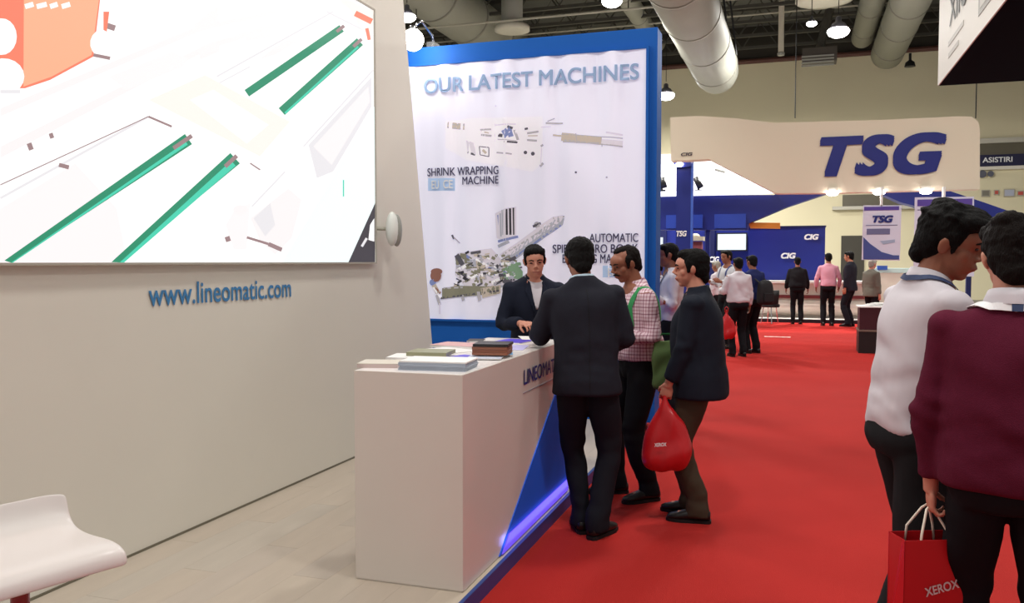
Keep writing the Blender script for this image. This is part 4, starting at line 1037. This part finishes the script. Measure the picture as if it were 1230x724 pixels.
    # ================= shoes
    for (hip, kn, ank, fwd) in legs:
        g0 = ank + np.array([0, 0, -.085]); sdv = np.cross(fwd, [0,0,1]); Fv = np.stack([sdv, np.array([0,0,1.]), fwd], 1)
        sm_ = MB().loft([(g0 - fwd*.085 + np.array([0,0,.045]), Fv, .026, .025), (g0 - fwd*.06 + np.array([0,0,.05]), Fv, .036, .04), (g0 + np.array([0,0,.052]), Fv, .038, .045), (g0 + fwd*.07 + np.array([0,0,.044]), Fv, .045, .034), (g0 + fwd*.13 + np.array([0,0,.034]), Fv, .046, .025), (g0 + fwd*.175 + np.array([0,0,.028]), Fv, .03, .017), (g0 + fwd*.19 + np.array([0,0,.026]), Fv, .012, .008)], 16, 3, 2.4)
        so_ = sm_.build('shoe', SHOE, root, smooth=True)
        sl = MB(); pts = []
        for (f, w) in ((-.09, .018), (-.075, .034), (0, .038), (.07, .047), (.13, .048), (.175, .034), (.195, .014)): pts.append((f, w))
        outline = [g0 + fwd*f + sdv*w + np.array([0,0,.001]) for f, w in pts] + [g0 + fwd*f - sdv*w + np.array([0,0,.001]) for f, w in pts[::-1]]
        sl.prism([tuple(q) for q in outline], (0, 0, .02)); sl.build('sole', SOLE, so_)
    # ================= upper garment
    u = MB(); jk = top in ('jacket', 'coat'); sw = top == 'sweater'
    k = .012 if jk else (.006 if sw else 0.0)
    if jk:
        u.loft([sec(hem, .196+g, .150+g, -.008), sec(0.92, .193+g, .146+g*1.1, -.008), sec(1.05, .178+g, .132+g*1.2, 0), sec(1.18, .186+g*.8, .137+g, .004), sec(1.30, .196+g*.5, .138+g*.6, 0), sec(1.385, .205+g*.3, .118, -.01), sec(1.435, .182, .088, -.014), sec(1.468, .122, .076, -.016), sec(1.492, .082, .070, -.016), sec(1.51, .072, .068, -.012)], 26, 4, 2.35)
    else:
        u.loft([sec(hem, .172+g+k, .132+g+k, -.004), sec(hem+.05, .176+g+k, .137+g*1.2+k, 0), sec(1.10, .168+g+k, .127+g*1.2+k, .004), sec(1.20, .174+g*.8+k, .129+g*.9+k, .005), sec(1.31, .182+g*.5+k, .127+g*.5+k, 0), sec(1.385, .192+g*.3+k, .108+k, -.008), sec(1.43, .172+k, .080+k, -.012), sec(1.462, .118, .072, -.014), sec(1.485, .080, .068, -.014), sec(1.50, .070, .065, -.010)], 26, 4, 2.3)
    for key, sgn in (('L', -1), ('R', 1)):
        sh, el, wr = J[key][:3]; sh = np.array(sh)
        u.ell(T(sgn*(.176+k*.5), -.008, 1.398), (.058+k*.6, .064+k*.5, .052+k*.4), SP(1.41)[1])
        e0 = .010 if jk else (.004 if sw else .006)
        wend = el + (wr-el)*sleeve
        if sleeve > 0.5:
            u.ell(el, (.053+e0, .053+e0, .053+e0)); u.loft([(sh + (el-sh)*.02, frame(sh-el), .050+e0, .056+e0), (sh*.5+el*.5, frame(sh-el), .050+e0, .055+e0), (el, frame(sh-wr), .050+e0, .052+e0), (el*.5+wr*.5, frame(el-wr), .046+e0, .046+e0), (wend, frame(el-wr), .037+e0, .039+e0)], 16, 4)
        else:
            u.loft([(sh, frame(sh-el), .062+e0, .066+e0), (sh*.5+el*.5, frame(sh-el), .058+e0, .062+e0), (sh*.15+el*.85, frame(sh-el), .06+e0, .062+e0)], 16, 4)
    um = fuse(u, voxel, 11 if jk else 7)
    fc = [(J[q][1], .09) for q in 'LR'] + [(J[q][0]*.6 + T(0, 0, 1.3)*.4, .07) for q in 'LR'] + [(T(0, .0, 1.02), .16)]
    folds(um, fc, .0045, .0014, 78, seed + 5)
    if not jk: folds(um, [(T(0, -.12, 1.12), .22), (T(.12, 0, 1.05), .16), (T(-.12, 0, 1.05), .16)], .0065, .001, 29, seed + 9, (.5, .3, .8))
    gname = topname or {'jacket': 'jacket', 'coat': 'coat', 'sweater': 'sweater', 'shirt': 'shirt'}[top]
    go = link(gname, um, root); um.materials.append(topmat)
    bvh = BVHTree.FromPolygons([v.co.copy() for v in um.vertices], [tuple(p.vertices) for p in um.polygons])
    def snap(p, off):
        r_ = bvh.find_nearest(Vector(p)); return r_[0] + r_[1]*off, r_[1]
    def ribbon(pts, w, off, m, name, th=.002, parent=root):
        pts = [np.array(p, float) for p in pts]; dense = []
        for i in range(len(pts)-1):
            for t in np.linspace(0, 1, 8)[:-1]: dense.append(pts[i]*(1-t)+pts[i+1]*t)
        dense.append(pts[-1]); S_ = [snap(p, off) for p in dense]
        r0, r1 = [], []
        for i, (p, nn) in enumerate(S_):
            tn = (S_[min(i+1, len(S_)-1)][0] - S_[max(i-1, 0)][0]).normalized(); sd_ = tn.cross(nn).normalized()*(w/2)
            r0.append([p - sd_, p + sd_]); r1.append([p - sd_ + nn*th, p + sd_ + nn*th])
        mb = MB(); mb.grid([[a[0], b_[0], b_[1], a[1], a[0]] for a, b_ in zip(r0, r1)])
        return mb.build(name, m, parent, smooth=False)
    def patch(poly, m, name, off=.004, front=True, parent=root, nx=14, nz=20, z0=1.3):
        """polygon in chest coordinates (x, z rest height) laid on the garment from the front or back"""
        pl = [Vector((x, z, 0)) for x, z in poly]
        bm = bmesh.new(); vs = [bm.verts.new(v) for v in pl]; bm.faces.new(vs); bmesh.ops.triangulate(bm, faces=bm.faces)
        for _ in range(4): bmesh.ops.subdivide_edges(bm, edges=[e for e in bm.edges if e.calc_length() > .02], cuts=1); bmesh.ops.triangulate(bm, faces=bm.faces)
        for v in bm.verts:
            x, z = v.co.x, v.co.y; p, Rm = SP(z); d = Rm@np.array([0, 1 if front else -1, 0]); o_ = p + Rm@np.array([x, 0, 0]) + d*.5
            hit = bvh.ray_cast(Vector(o_), Vector(-d))
            v.co = (hit[0] + hit[1]*off) if hit[0] is not None else Vector(o_ - d*.38)
        r_ = bmesh.ops.solidify(bm, geom=bm.faces[:], thickness=.002)
        me = bpy.data.meshes.new(name); bm.to_mesh(me); bm.free(); me.materials.append(m)
        me.polygons.foreach_set('use_smooth', [True]*len(me.polygons)); return link(name, me, parent)
    # ================= collar
    def collar(m, rad=.074, h0=1.468, h1=1.512, name='collar', drop=.055):
        mb = MB(); rows = []
        for (r_, z, thk) in ((rad+.010, h0, 0), (rad+.004, (h0+h1)/2, 0), (rad-.006, h1, 0), (rad-.012, h1-.002, 0), (rad-.008, h0, 0)):
            row = []
            for th in np.linspace(0, 2*PI, 33):
                x, y = r_*math.sin(th), -r_*math.cos(th)*.97
                fz = drop*(0.5 - 0.5*math.cos(th))**2
                row.append(T(x, y - .012 + .01, z - fz))
            rows.append(row)
        mb.grid(rows); return mb.build(name, m, root, smooth=True)
    ctx = dict(root=root, T=T, SP=SP, HD=HD, J=J, ribbon=ribbon, patch=patch, collar=collar, snap=snap, garment=go, legs=legs, scale=s, sec=sec)
    # belt
    if belt:
        mb = MB(); zb = 1.0 if top == 'shirt' else 0.98
        A0 = [sec(zb - .018, .170+g*.8, .128+g*.9), sec(zb + .018, .170+g*.8, .128+g*.9)]
        mb.loft(A0, 26, 2, 2.3); mb.build('belt', belt, root, smooth=True)
    return ctx

def los(px): return 18.5 - math.degrees(math.atan((px - 615)/1030.0))
def wpt(ctx, p):
    r = ctx['root']; bpy.context.view_layer.update(); return r.matrix_world @ Vector(p)

SUIT = mat('suit_charcoal', (34, 35, 44), 0.85, vary=0.12, scale=30, bump=0.12, bscale=400, spec=0.15)
SUIT2 = mat('suit_navy', (28, 32, 46), 0.85, vary=0.12, scale=30, bump=0.12, bscale=400, spec=0.15)
SUITL = mat('trousers_charcoal', (25, 26, 33), 0.85, vary=0.12, scale=30, spec=0.15)
COATN = mat('coat_navy', (21, 26, 38), 0.8, vary=0.15, scale=20, spec=0.2)
OLIVE = mat('trousers_olive', (66, 56, 44), 0.85, vary=0.1, scale=20, spec=0.15)
BLKT = mat('trousers_black', (20, 20, 24), 0.85, vary=0.15, scale=20, spec=0.15)
JEAN = mat('trousers_dark', (27, 28, 30), 0.85, vary=0.2, scale=12, spec=0.15)
SHW = mat('shirt_white', (204, 198, 204), 0.75, vary=0.03, scale=20, spec=0.15)
SHLB = mat('collar_pale_blue', (176, 196, 210), 0.7, vary=0.03)
PINK = mat('shirt_pink', (206, 150, 168), 0.8, vary=0.05, spec=0.15)
SHBLK = mat('shirt_black', (22, 20, 24), 0.85, vary=0.15, spec=0.15)
SHNAVY = mat('shirt_navy', (34, 40, 84), 0.85, vary=0.1, spec=0.15)
GREYJ = mat('jacket_olive_grey', (104, 102, 92), 0.85, vary=0.08, spec=0.15)
MAROON = mat('sweater_maroon', (86, 26, 46), 0.95, vary=0.1, scale=60, bump=0.25, bscale=300, spec=0.1)
BELT = mat('belt_black', (18, 16, 16), 0.4)
STRAPG = mat('strap_green', (40, 138, 76), 0.6, vary=0.06)
BAGG = mat('bag_olive_green', (84, 108, 60), 0.8, vary=0.08); BAGG2 = mat('bag_green', (70, 160, 100), 0.7, vary=0.06)
LANY = mat('lanyard_dark', (44, 60, 96), 0.6, vary=0.2, scale=40)
PLAID = plaid_mat('shirt_plaid', (222, 198, 206), (166, 108, 126), (128, 72, 94))

# --- 1 suited visitor seen from behind
p = onz(704, 641, 0)
c1 = make_person('person in a dark suit seen from behind leaning to the counter', (p.x, p.y, 0), los(705) + 6, 1.735, bend=7, side=-3.5, twist=6, head=(0, 12, 0),
    armL=((-0.24, 0.42, -0.85), (0.06, 0.95, 0.12)), armR=((0.26, -0.06, -1), (-0.22, 0.85, -0.25)), feet=((-0.025, 0.07, 4), (0.065, -0.05, -38)), top='jacket', topmat=SUIT, legmat=SUITL,
    skin='brown', hair='black', hairstyle='back', hem=0.83, girth=0.008, seed=1)
c1['collar'](SHLB, rad=.078, h0=1.485, h1=1.522)
c1['ribbon']([c1['T'](0, -0.16, 0.86), c1['T'](0, -0.16, 0.98), c1['T'](0, -0.16, 1.12), c1['T'](0, -0.15, 1.3), c1['T'](0, -0.13, 1.44)], .004, .0, mat('seam_dark', (18, 18, 24), 0.9), 'back_seam')
c1['collar'](SUIT, rad=.086, h0=1.462, h1=1.502, name='jacket_collar', drop=.05)

# --- 2 staff member facing us across the counter
p = onz(629, 536, PZ); pc = ony(641, 314, 5.95)
c2 = make_person('smiling person in a dark suit and open collar behind the counter facing us', (pc.x, pc.y, PZ), los(632) + 188, 1.64, bend=10, head=(-4, 10, 4),
    armL=((-0.22, 0.30, -1), (0.35, 0.85, 0.05)), armR=((0.25, 0.22, -1), (-0.42, 0.9, 0.05)), curl=(0.9, 0.9), palm=((0.3,0,-1), (-0.3, 0, -1)), top='jacket', topmat=SUIT2, legmat=SUITL, skin='pink', hair='black', hairstyle='short', seed=2)
c2['patch']([(-.006, 1.27), (.006, 1.27), (.045, 1.42), (.045, 1.475), (-.045, 1.475), (-.045, 1.42)], SHW, 'shirt_front', off=.003)
c2['patch']([(.004, 1.18), (.05, 1.33), (.085, 1.40), (.058, 1.475), (.044, 1.46), (.052, 1.41)], SUIT2, 'lapel', off=.008)
c2['patch']([(-.004, 1.18), (-.05, 1.33), (-.085, 1.40), (-.058, 1.475), (-.044, 1.46), (-.052, 1.41)], SUIT2, 'lapel', off=.008)
c2['collar'](SHW, rad=.082, h0=1.468, h1=1.514, drop=.05)

# --- 3 plaid shirt visitor
p = onz(768, 597, 0)
c3 = make_person('person in a pink plaid shirt with a green shoulder strap looking down at the counter', (p.x, p.y, 0), los(768) + 112, 1.71, bend=8, head=(8, 18, 0),
    armL=((-0.22, -0.10, -1), (0.16, 0.95, -0.12)), armR=((0.2, 0.25, -1), (-0.15, 0.9, -0.1)), curl=(0.8, 0.8), feet=((-0.10, -0.02, 8), (0.14, 0.12, -8)), top='shirt', topmat=PLAID, legmat=BLKT, hem=0.955,
    skin='brown', hair='brown', hairstyle='receding', girth=0.018, belt=BELT, moustache=True, seed=3)
c3['collar'](PLAID, rad=.078, h0=1.462, h1=1.51)
c3['ribbon']([c3['T'](-.16, .12, 1.20), c3['T'](-.155, .12, 1.34), c3['T'](-.15, .03, 1.46), c3['T'](-.15, -.09, 1.40), c3['T'](-.15, -.15, 1.22)], .036, .003, STRAPG, 'shoulder_strap', th=.004)
c3['patch']([(-.012, 1.02), (.012, 1.02), (.012, 1.45), (-.012, 1.45)], mat('placket', (214, 190, 200), 0.8), 'placket', off=.002)
# green shoulder bag hanging behind plaid visitor's hip
t = thing('shoulder_bag', wpt(c3, (-.285, -.075, 0.78)), 'green cloth shoulder bag hanging behind the plaid shirt', 'bag', R(los(768) + 112))
bg = MB().loft([((0, 0, 0.0), np.eye(3), .10, .03), ((0, 0, .04), np.eye(3), .155, .05), ((0, 0, .2), np.eye(3), .16, .055), ((0, 0, .36), np.eye(3), .155, .03), ((0, 0, .40), np.eye(3), .15, .012)], 24, 4, 2.8)
bm_ = fuse(bg, .012, 3); folds(bm_, [((0, 0, .2), .2)], .008, .004, 30, 4, (1, 0, 0.3)); o = link('sack', bm_, t); bm_.materials.append(BAGG); o.rotation_euler = (0, 0, R(75)); o.scale = (.62, .62, .8)
o2 = MB().box((-.12, -.064, .05), (-.02, -.05, .34)).build('side_panel', BAGG2, o)
MB().tube([(-.13, .0, .39), (-.06, .0, .455), (.06, .0, .455), (.13, .0, .39)], .012, 8, flat=0.4).build('handle', STRAPG, o)

# --- 4 navy coat visitor with red bag
p = onz(838, 622, 0)
c4 = make_person('person in a navy coat and olive trousers facing left with a red bag', (p.x, p.y, 0), los(838) + 80, 1.665, bend=4, head=(14, 2, 0),
    armL=((-0.10, 0.14, -1), (0.02, 0.42, -1), (0, .25, -1)), armR=((0.12, 0.2, -1), (0.0, 0.35, -1)), curl=(1.1, 0.7), feet=((-0.09, -0.01, 6), (0.09, 0.07, -2)), top='coat', topmat=COATN, legmat=OLIVE, hem=0.80,
    skin='pink', hair='black', hairstyle='back', girth=0.03, seed=4)
c4['collar'](SHW, rad=.074, h0=1.462, h1=1.512)
c4['collar'](COATN, rad=.088, h0=1.452, h1=1.512, name='coat_collar', drop=.05)
c4['patch']([(-.004, 1.2), (.004, 1.2), (.05, 1.44), (-.05, 1.44)], SHW, 'shirt_front', off=.003)
# red plastic bag hanging from the left hand
hw = wpt(c4, c4['J']['L'][2] + c4['J']['L'][3]*.10)
def red_bag(hw, label, rzv, sc=1.0, txt=True):
    t = thing('plastic_bag', hw, label, 'bag', rzv)
    I = np.eye(3)
    b_ = MB().loft([((0,0,.03), I, .012, .012), ((0,0,-.03), I, .02, .016), ((0,0,-.10), I, .05, .03), ((0.01,0,-.18), I, .115, .05), ((.01,0,-.30), I, .145, .075), ((.005,0,-.40), I, .14, .08), ((0,0,-.455), I, .10, .06), ((0,0,-.475), I, .04, .03)], 28, 4, 2.2)
    m_ = fuse(b_, .009, 2); folds(m_, [((0,0,-.12), .14), ((0,0,-.4), .12)], .007, .003, 34, 9, (1, .4, 0.1))
    o = link('sack', m_, t); m_.materials.append(mat('bag_red_film', (186, 24, 30), 0.35, vary=0.12, scale=9, spec=0.5)); o.scale = (sc,)*3
    MB().tube([(-.02, 0, -.02), (-.025, .01, .05), (0, .0, .075), (.025, -.01, .05), (.02, 0, -.02)], .008, 8).build('handle', MATS['bag_red_film'], o, smooth=True)
    if txt:
        put_text('XEROX', (-.06, -.083, -.30), (1, 0, .1), (0, 0, 1), .07, .022, TXTWHITE, o, bold=.03, thick=.004, label='small white print')
    return t
red_bag(hw + Vector((0, 0, .015)), 'crumpled red plastic bag carried by the person in the navy coat', R(los(800)))

# --- 5 white shirt visitor on the right, leaning in
p = onz(1088, 815, 0)
c5 = make_person('person in a white shirt and dark trousers leaning right in conversation', (p.x, p.y, 0), los(1095) - 62, 1.80, bend=9, side=2, head=(-38, 16, 4),
    armL=((-0.2, 0.25, -1), (0.1, 0.6, -0.8)), armR=((0.06, 0.0, -1), (-0.02, 0.35, -1)), feet=((-0.11, -0.01, 6), (0.10, -0.17, -6)), top='shirt', topmat=SHW, legmat=JEAN, hem=0.93, girth=0.010,
    skin='brown', hair='black', hairstyle='thick', belt=BELT, seed=5, headscale=1.05)
c5['collar'](SHW, rad=.082, h0=1.462, h1=1.515)
T5 = c5['T']
c5['ribbon']([T5(-.085, .10, 1.40), T5(-.10, .02, 1.46), T5(-.06, -.075, 1.475), T5(0, -.095, 1.472), T5(.06, -.075, 1.475), T5(.10, .02, 1.46), T5(.085, .10, 1.40), T5(.05, .15, 1.28), T5(.0, .16, 1.12)], .02, .006, LANY, 'lanyard')

# --- 6 maroon sweater visitor seen from behind
p = onz(1203, 920, 0)
c6 = make_person('person in a maroon sweater seen from behind at the right edge', (p.x, p.y, 0), los(1200) + 4, 1.725, bend=3, head=(6, 8, 0),
    armL=((-0.17, -0.02, -1), (0.02, 0.10, -1), (0.04, .06, -1)), armR=((0.16, 0.1, -1), (0.0, 0.5, -1)), curl=(1.2, 0.6), feet=((-0.12, 0.04, 5), (0.13, 0.0, -8)), top='sweater', topmat=MAROON, legmat=BLKT, hem=0.90, girth=0.028,
    skin='pink', hair='brown', hairstyle='thick', seed=8)
T6 = c6['T']
c6['collar'](SHW, rad=.08, h0=1.475, h1=1.525)
c6['ribbon']([T6(-.10, .08, 1.42), T6(-.115, .0, 1.46), T6(-.07, -.085, 1.47), T6(0, -.105, 1.468), T6(.07, -.085, 1.47), T6(.115, .0, 1.46), T6(.10, .08, 1.42)], .024, .007, TXTWHITE, 'lanyard', th=.003)
c6['ribbon']([T6(-.012, -.105, 1.468), T6(.02, -.105, 1.468)], .024, .0105, LANY, 'lanyard_patch')
# red paper bag with white cords in the left hand
hw = wpt(c6, c6['J']['L'][2] + c6['J']['L'][3]*.085)
t = thing('paper_bag', (hw.x - 0.01, hw.y, hw.z - .455), 'glossy red paper carrier bag with white cord handles', 'bag', R(los(1110) + 30))
BR = mat('bag_red_paper', (190, 26, 34), 0.3, vary=0.06, spec=0.5)
w2, d2, h2 = .105, .05, .36
MB().box((-w2, -d2, 0), (w2, -d2 + .003, h2)).build('front_sheet', BR, t); MB().box((-w2, d2 - .003, 0), (w2, d2, h2)).build('back_sheet', BR, t)
MB().prism([(-w2, -d2, 0), (-w2, d2, 0), (-w2, d2, h2), (-w2 + .02, 0, h2 - .01), (-w2, -d2, h2)], (.003, 0, 0)).build('gusset', BR, t)
MB().prism([(w2, -d2, 0), (w2, d2, 0), (w2, d2, h2), (w2 - .02, 0, h2 - .01), (w2, -d2, h2)], (-.003, 0, 0)).build('gusset', BR, t)
MB().box((-w2, -d2, 0), (w2, d2, .003)).build('bottom', BR, t)
CORD = mat('cord_white', (232, 222, 206), 0.7)
for yy in (-d2 + .004, d2 - .004):
    MB().tube([(-.05, yy, h2 - .03), (-.045, yy, h2 + .02), (-.012, yy*.3, h2 + .09), (0, yy*.2, h2 + .10), (.012, yy*.3, h2 + .09), (.045, yy, h2 + .02), (.05, yy, h2 - .03)], .0042, 7).build('cord_handle', CORD, t, smooth=True)
put_text('XEROX', (-.03, -d2 - .0005, .175), (1, 0, .25), (-.25, 0, 1), .115, .03, mat('print_silver', (214, 200, 200), 0.4), t, bold=.02, thick=.002, label='pale maker name print')

# --- far visitors
def far(px, feet_y, H, rel, label, topm, legm, top='shirt', skin='brown', hair='black', hs='short', head=(0, 5, 0), z=0.0, Y=None, **k):
    p = onz(px, feet_y, z) if Y is None else ony(px, 314, Y); p.z = z
    k.setdefault('hem', 0.83 if top in ('jacket', 'coat') else 0.95)
    return make_person(label, p, los(px) + rel, H, top=top, topmat=topm, legmat=legm, skin=skin, hair=hair, hairstyle=hs, head=head, voxel=0.016, skinvox=0.0085, fine=False, **k)
c = far(806, 0, 1.78, 100, 'person in a white shirt and lanyard behind the navy coat', SHW, BLKT, Y=8.95, armR=((.1, .1, -1), (0, .9, .2)), armL=((-.1, .1, -1), (.1, .9, .3)), seed=11)
c['ribbon']([c['T'](-.085, .06, 1.46), c['T'](-.06, .15, 1.3), c['T'](0, .17, 1.12)], .02, .006, LANY, 'lanyard')
far(789, 0, 1.66, 120, 'person half hidden behind the blue edge of the poster wall', SHW, BLKT, Y=10.5, seed=12)
far(862, 0, 1.60, 60, 'white haired person in a pale shirt left of the bright wall screen', SHW, BLKT, hair='grey', hs='short', Y=19.0, seed=13)
c = far(873, 418, 1.80, 130, 'person in a pale checked shirt standing behind the white shirted back', mat('shirt_pale_grey', (196, 196, 200), 0.8, vary=0.08, scale=40), BLKT, armR=((.12, .2, -1), (-.2, .9, .2)), armL=((-.12, .2, -1), (.2, .9, .2)), seed=14)
c['ribbon']([c['T'](-.09, -.02, 1.46), c['T'](-.09, .12, 1.36), c['T'](-.1, .15, 1.2)], .03, .005, mat('strap_blue', (60, 70, 120), 0.6), 'backpack_strap')
c['ribbon']([c['T'](.09, -.02, 1.46), c['T'](.09, .12, 1.36), c['T'](.1, .15, 1.2)], .03, .005, MATS['strap_blue'], 'backpack_strap')
far(886, 428, 1.66, 20, 'person in a white shirt and black trousers turned away in the far aisle', SHW, BLKT, girth=0.02, armL=((-.3, .1, -1), (.1, .9, .1)), belt=BELT, seed=15)
c = far(903, 424, 1.70, 40, 'person in a navy shirt wearing a black backpack in the far aisle', SHNAVY, BLKT, girth=0.01, armL=((-.2, .1, -1), (.2, .8, .1)), seed=16)
q = wpt(c, (.05, -.27, 1.08)); t = thing('backpack', (q.x, q.y, q.z - .2), 'black backpack worn by the person in navy', 'backpack', R(los(903) + 40))
m_ = fuse(MB().loft([((0,0,0), np.eye(3), .10, .05), ((0,0,.04), np.eye(3), .15, .085), ((0,0,.22), np.eye(3), .15, .09), ((0,0,.36), np.eye(3), .13, .07), ((0,0,.42), np.eye(3), .07, .04)], 20, 4, 3), .014, 3)
o = link('sack', m_, t); m_.materials.append(mat('backpack_black', (26, 24, 28), 0.7))
MB().box((-.10, -.115, .05), (.10, -.085, .2)).build('pocket', MATS['backpack_black'], t, bevel=.01)
for sx in (-1, 1): MB().tube([(sx*.09, .05, .38), (sx*.1, .14, .44), (sx*.11, .25, .36), (sx*.12, .24, .15)], .014, 6, flat=.5).build('strap', MATS['backpack_black'], t)
red_bag(onz(872, 430, 0) + Vector((0, 0, 0.78)), 'red bag hanging beside the far group of visitors', R(20), 1.0, False)
far(957, 389, 1.70, 4, 'person in all black standing before the CIG kiosk', SHBLK, BLKT, girth=0.05, seed=17, armR=((.25, 0, -1), (.1, .4, -1)), armL=((-.25, 0, -1), (-.1, .4, -1)))
far(994, 391, 1.80, 8, 'person in a pink shirt and dark trousers seen from behind', PINK, BLKT, girth=0.01, belt=BELT, seed=18, armR=((.3, .1, -1), (.0, .4, -1)), armL=((-.3, .1, -1), (-.0, .4, -1)))
far(1012, 386, 1.78, 75, 'person in a maroon shirt half hidden behind the pink shirt', mat('shirt_dark_red', (96, 34, 44), 0.8), BLKT, Y=24.0, z=0.1, seed=19, head=(0, 10, 0)) if False else None
far(1020, 392, 1.84, 70, 'person in a black suit facing left near the dark doorway', SUIT, SUITL, top='jacket', seed=20, skin='tan')
far(1047, 392, 1.64, -40, 'grey haired person in an olive grey jacket beyond the plinth table', GREYJ, BLKT, top='coat', hair='grey', skin='pink', Y=21.5, seed=21)
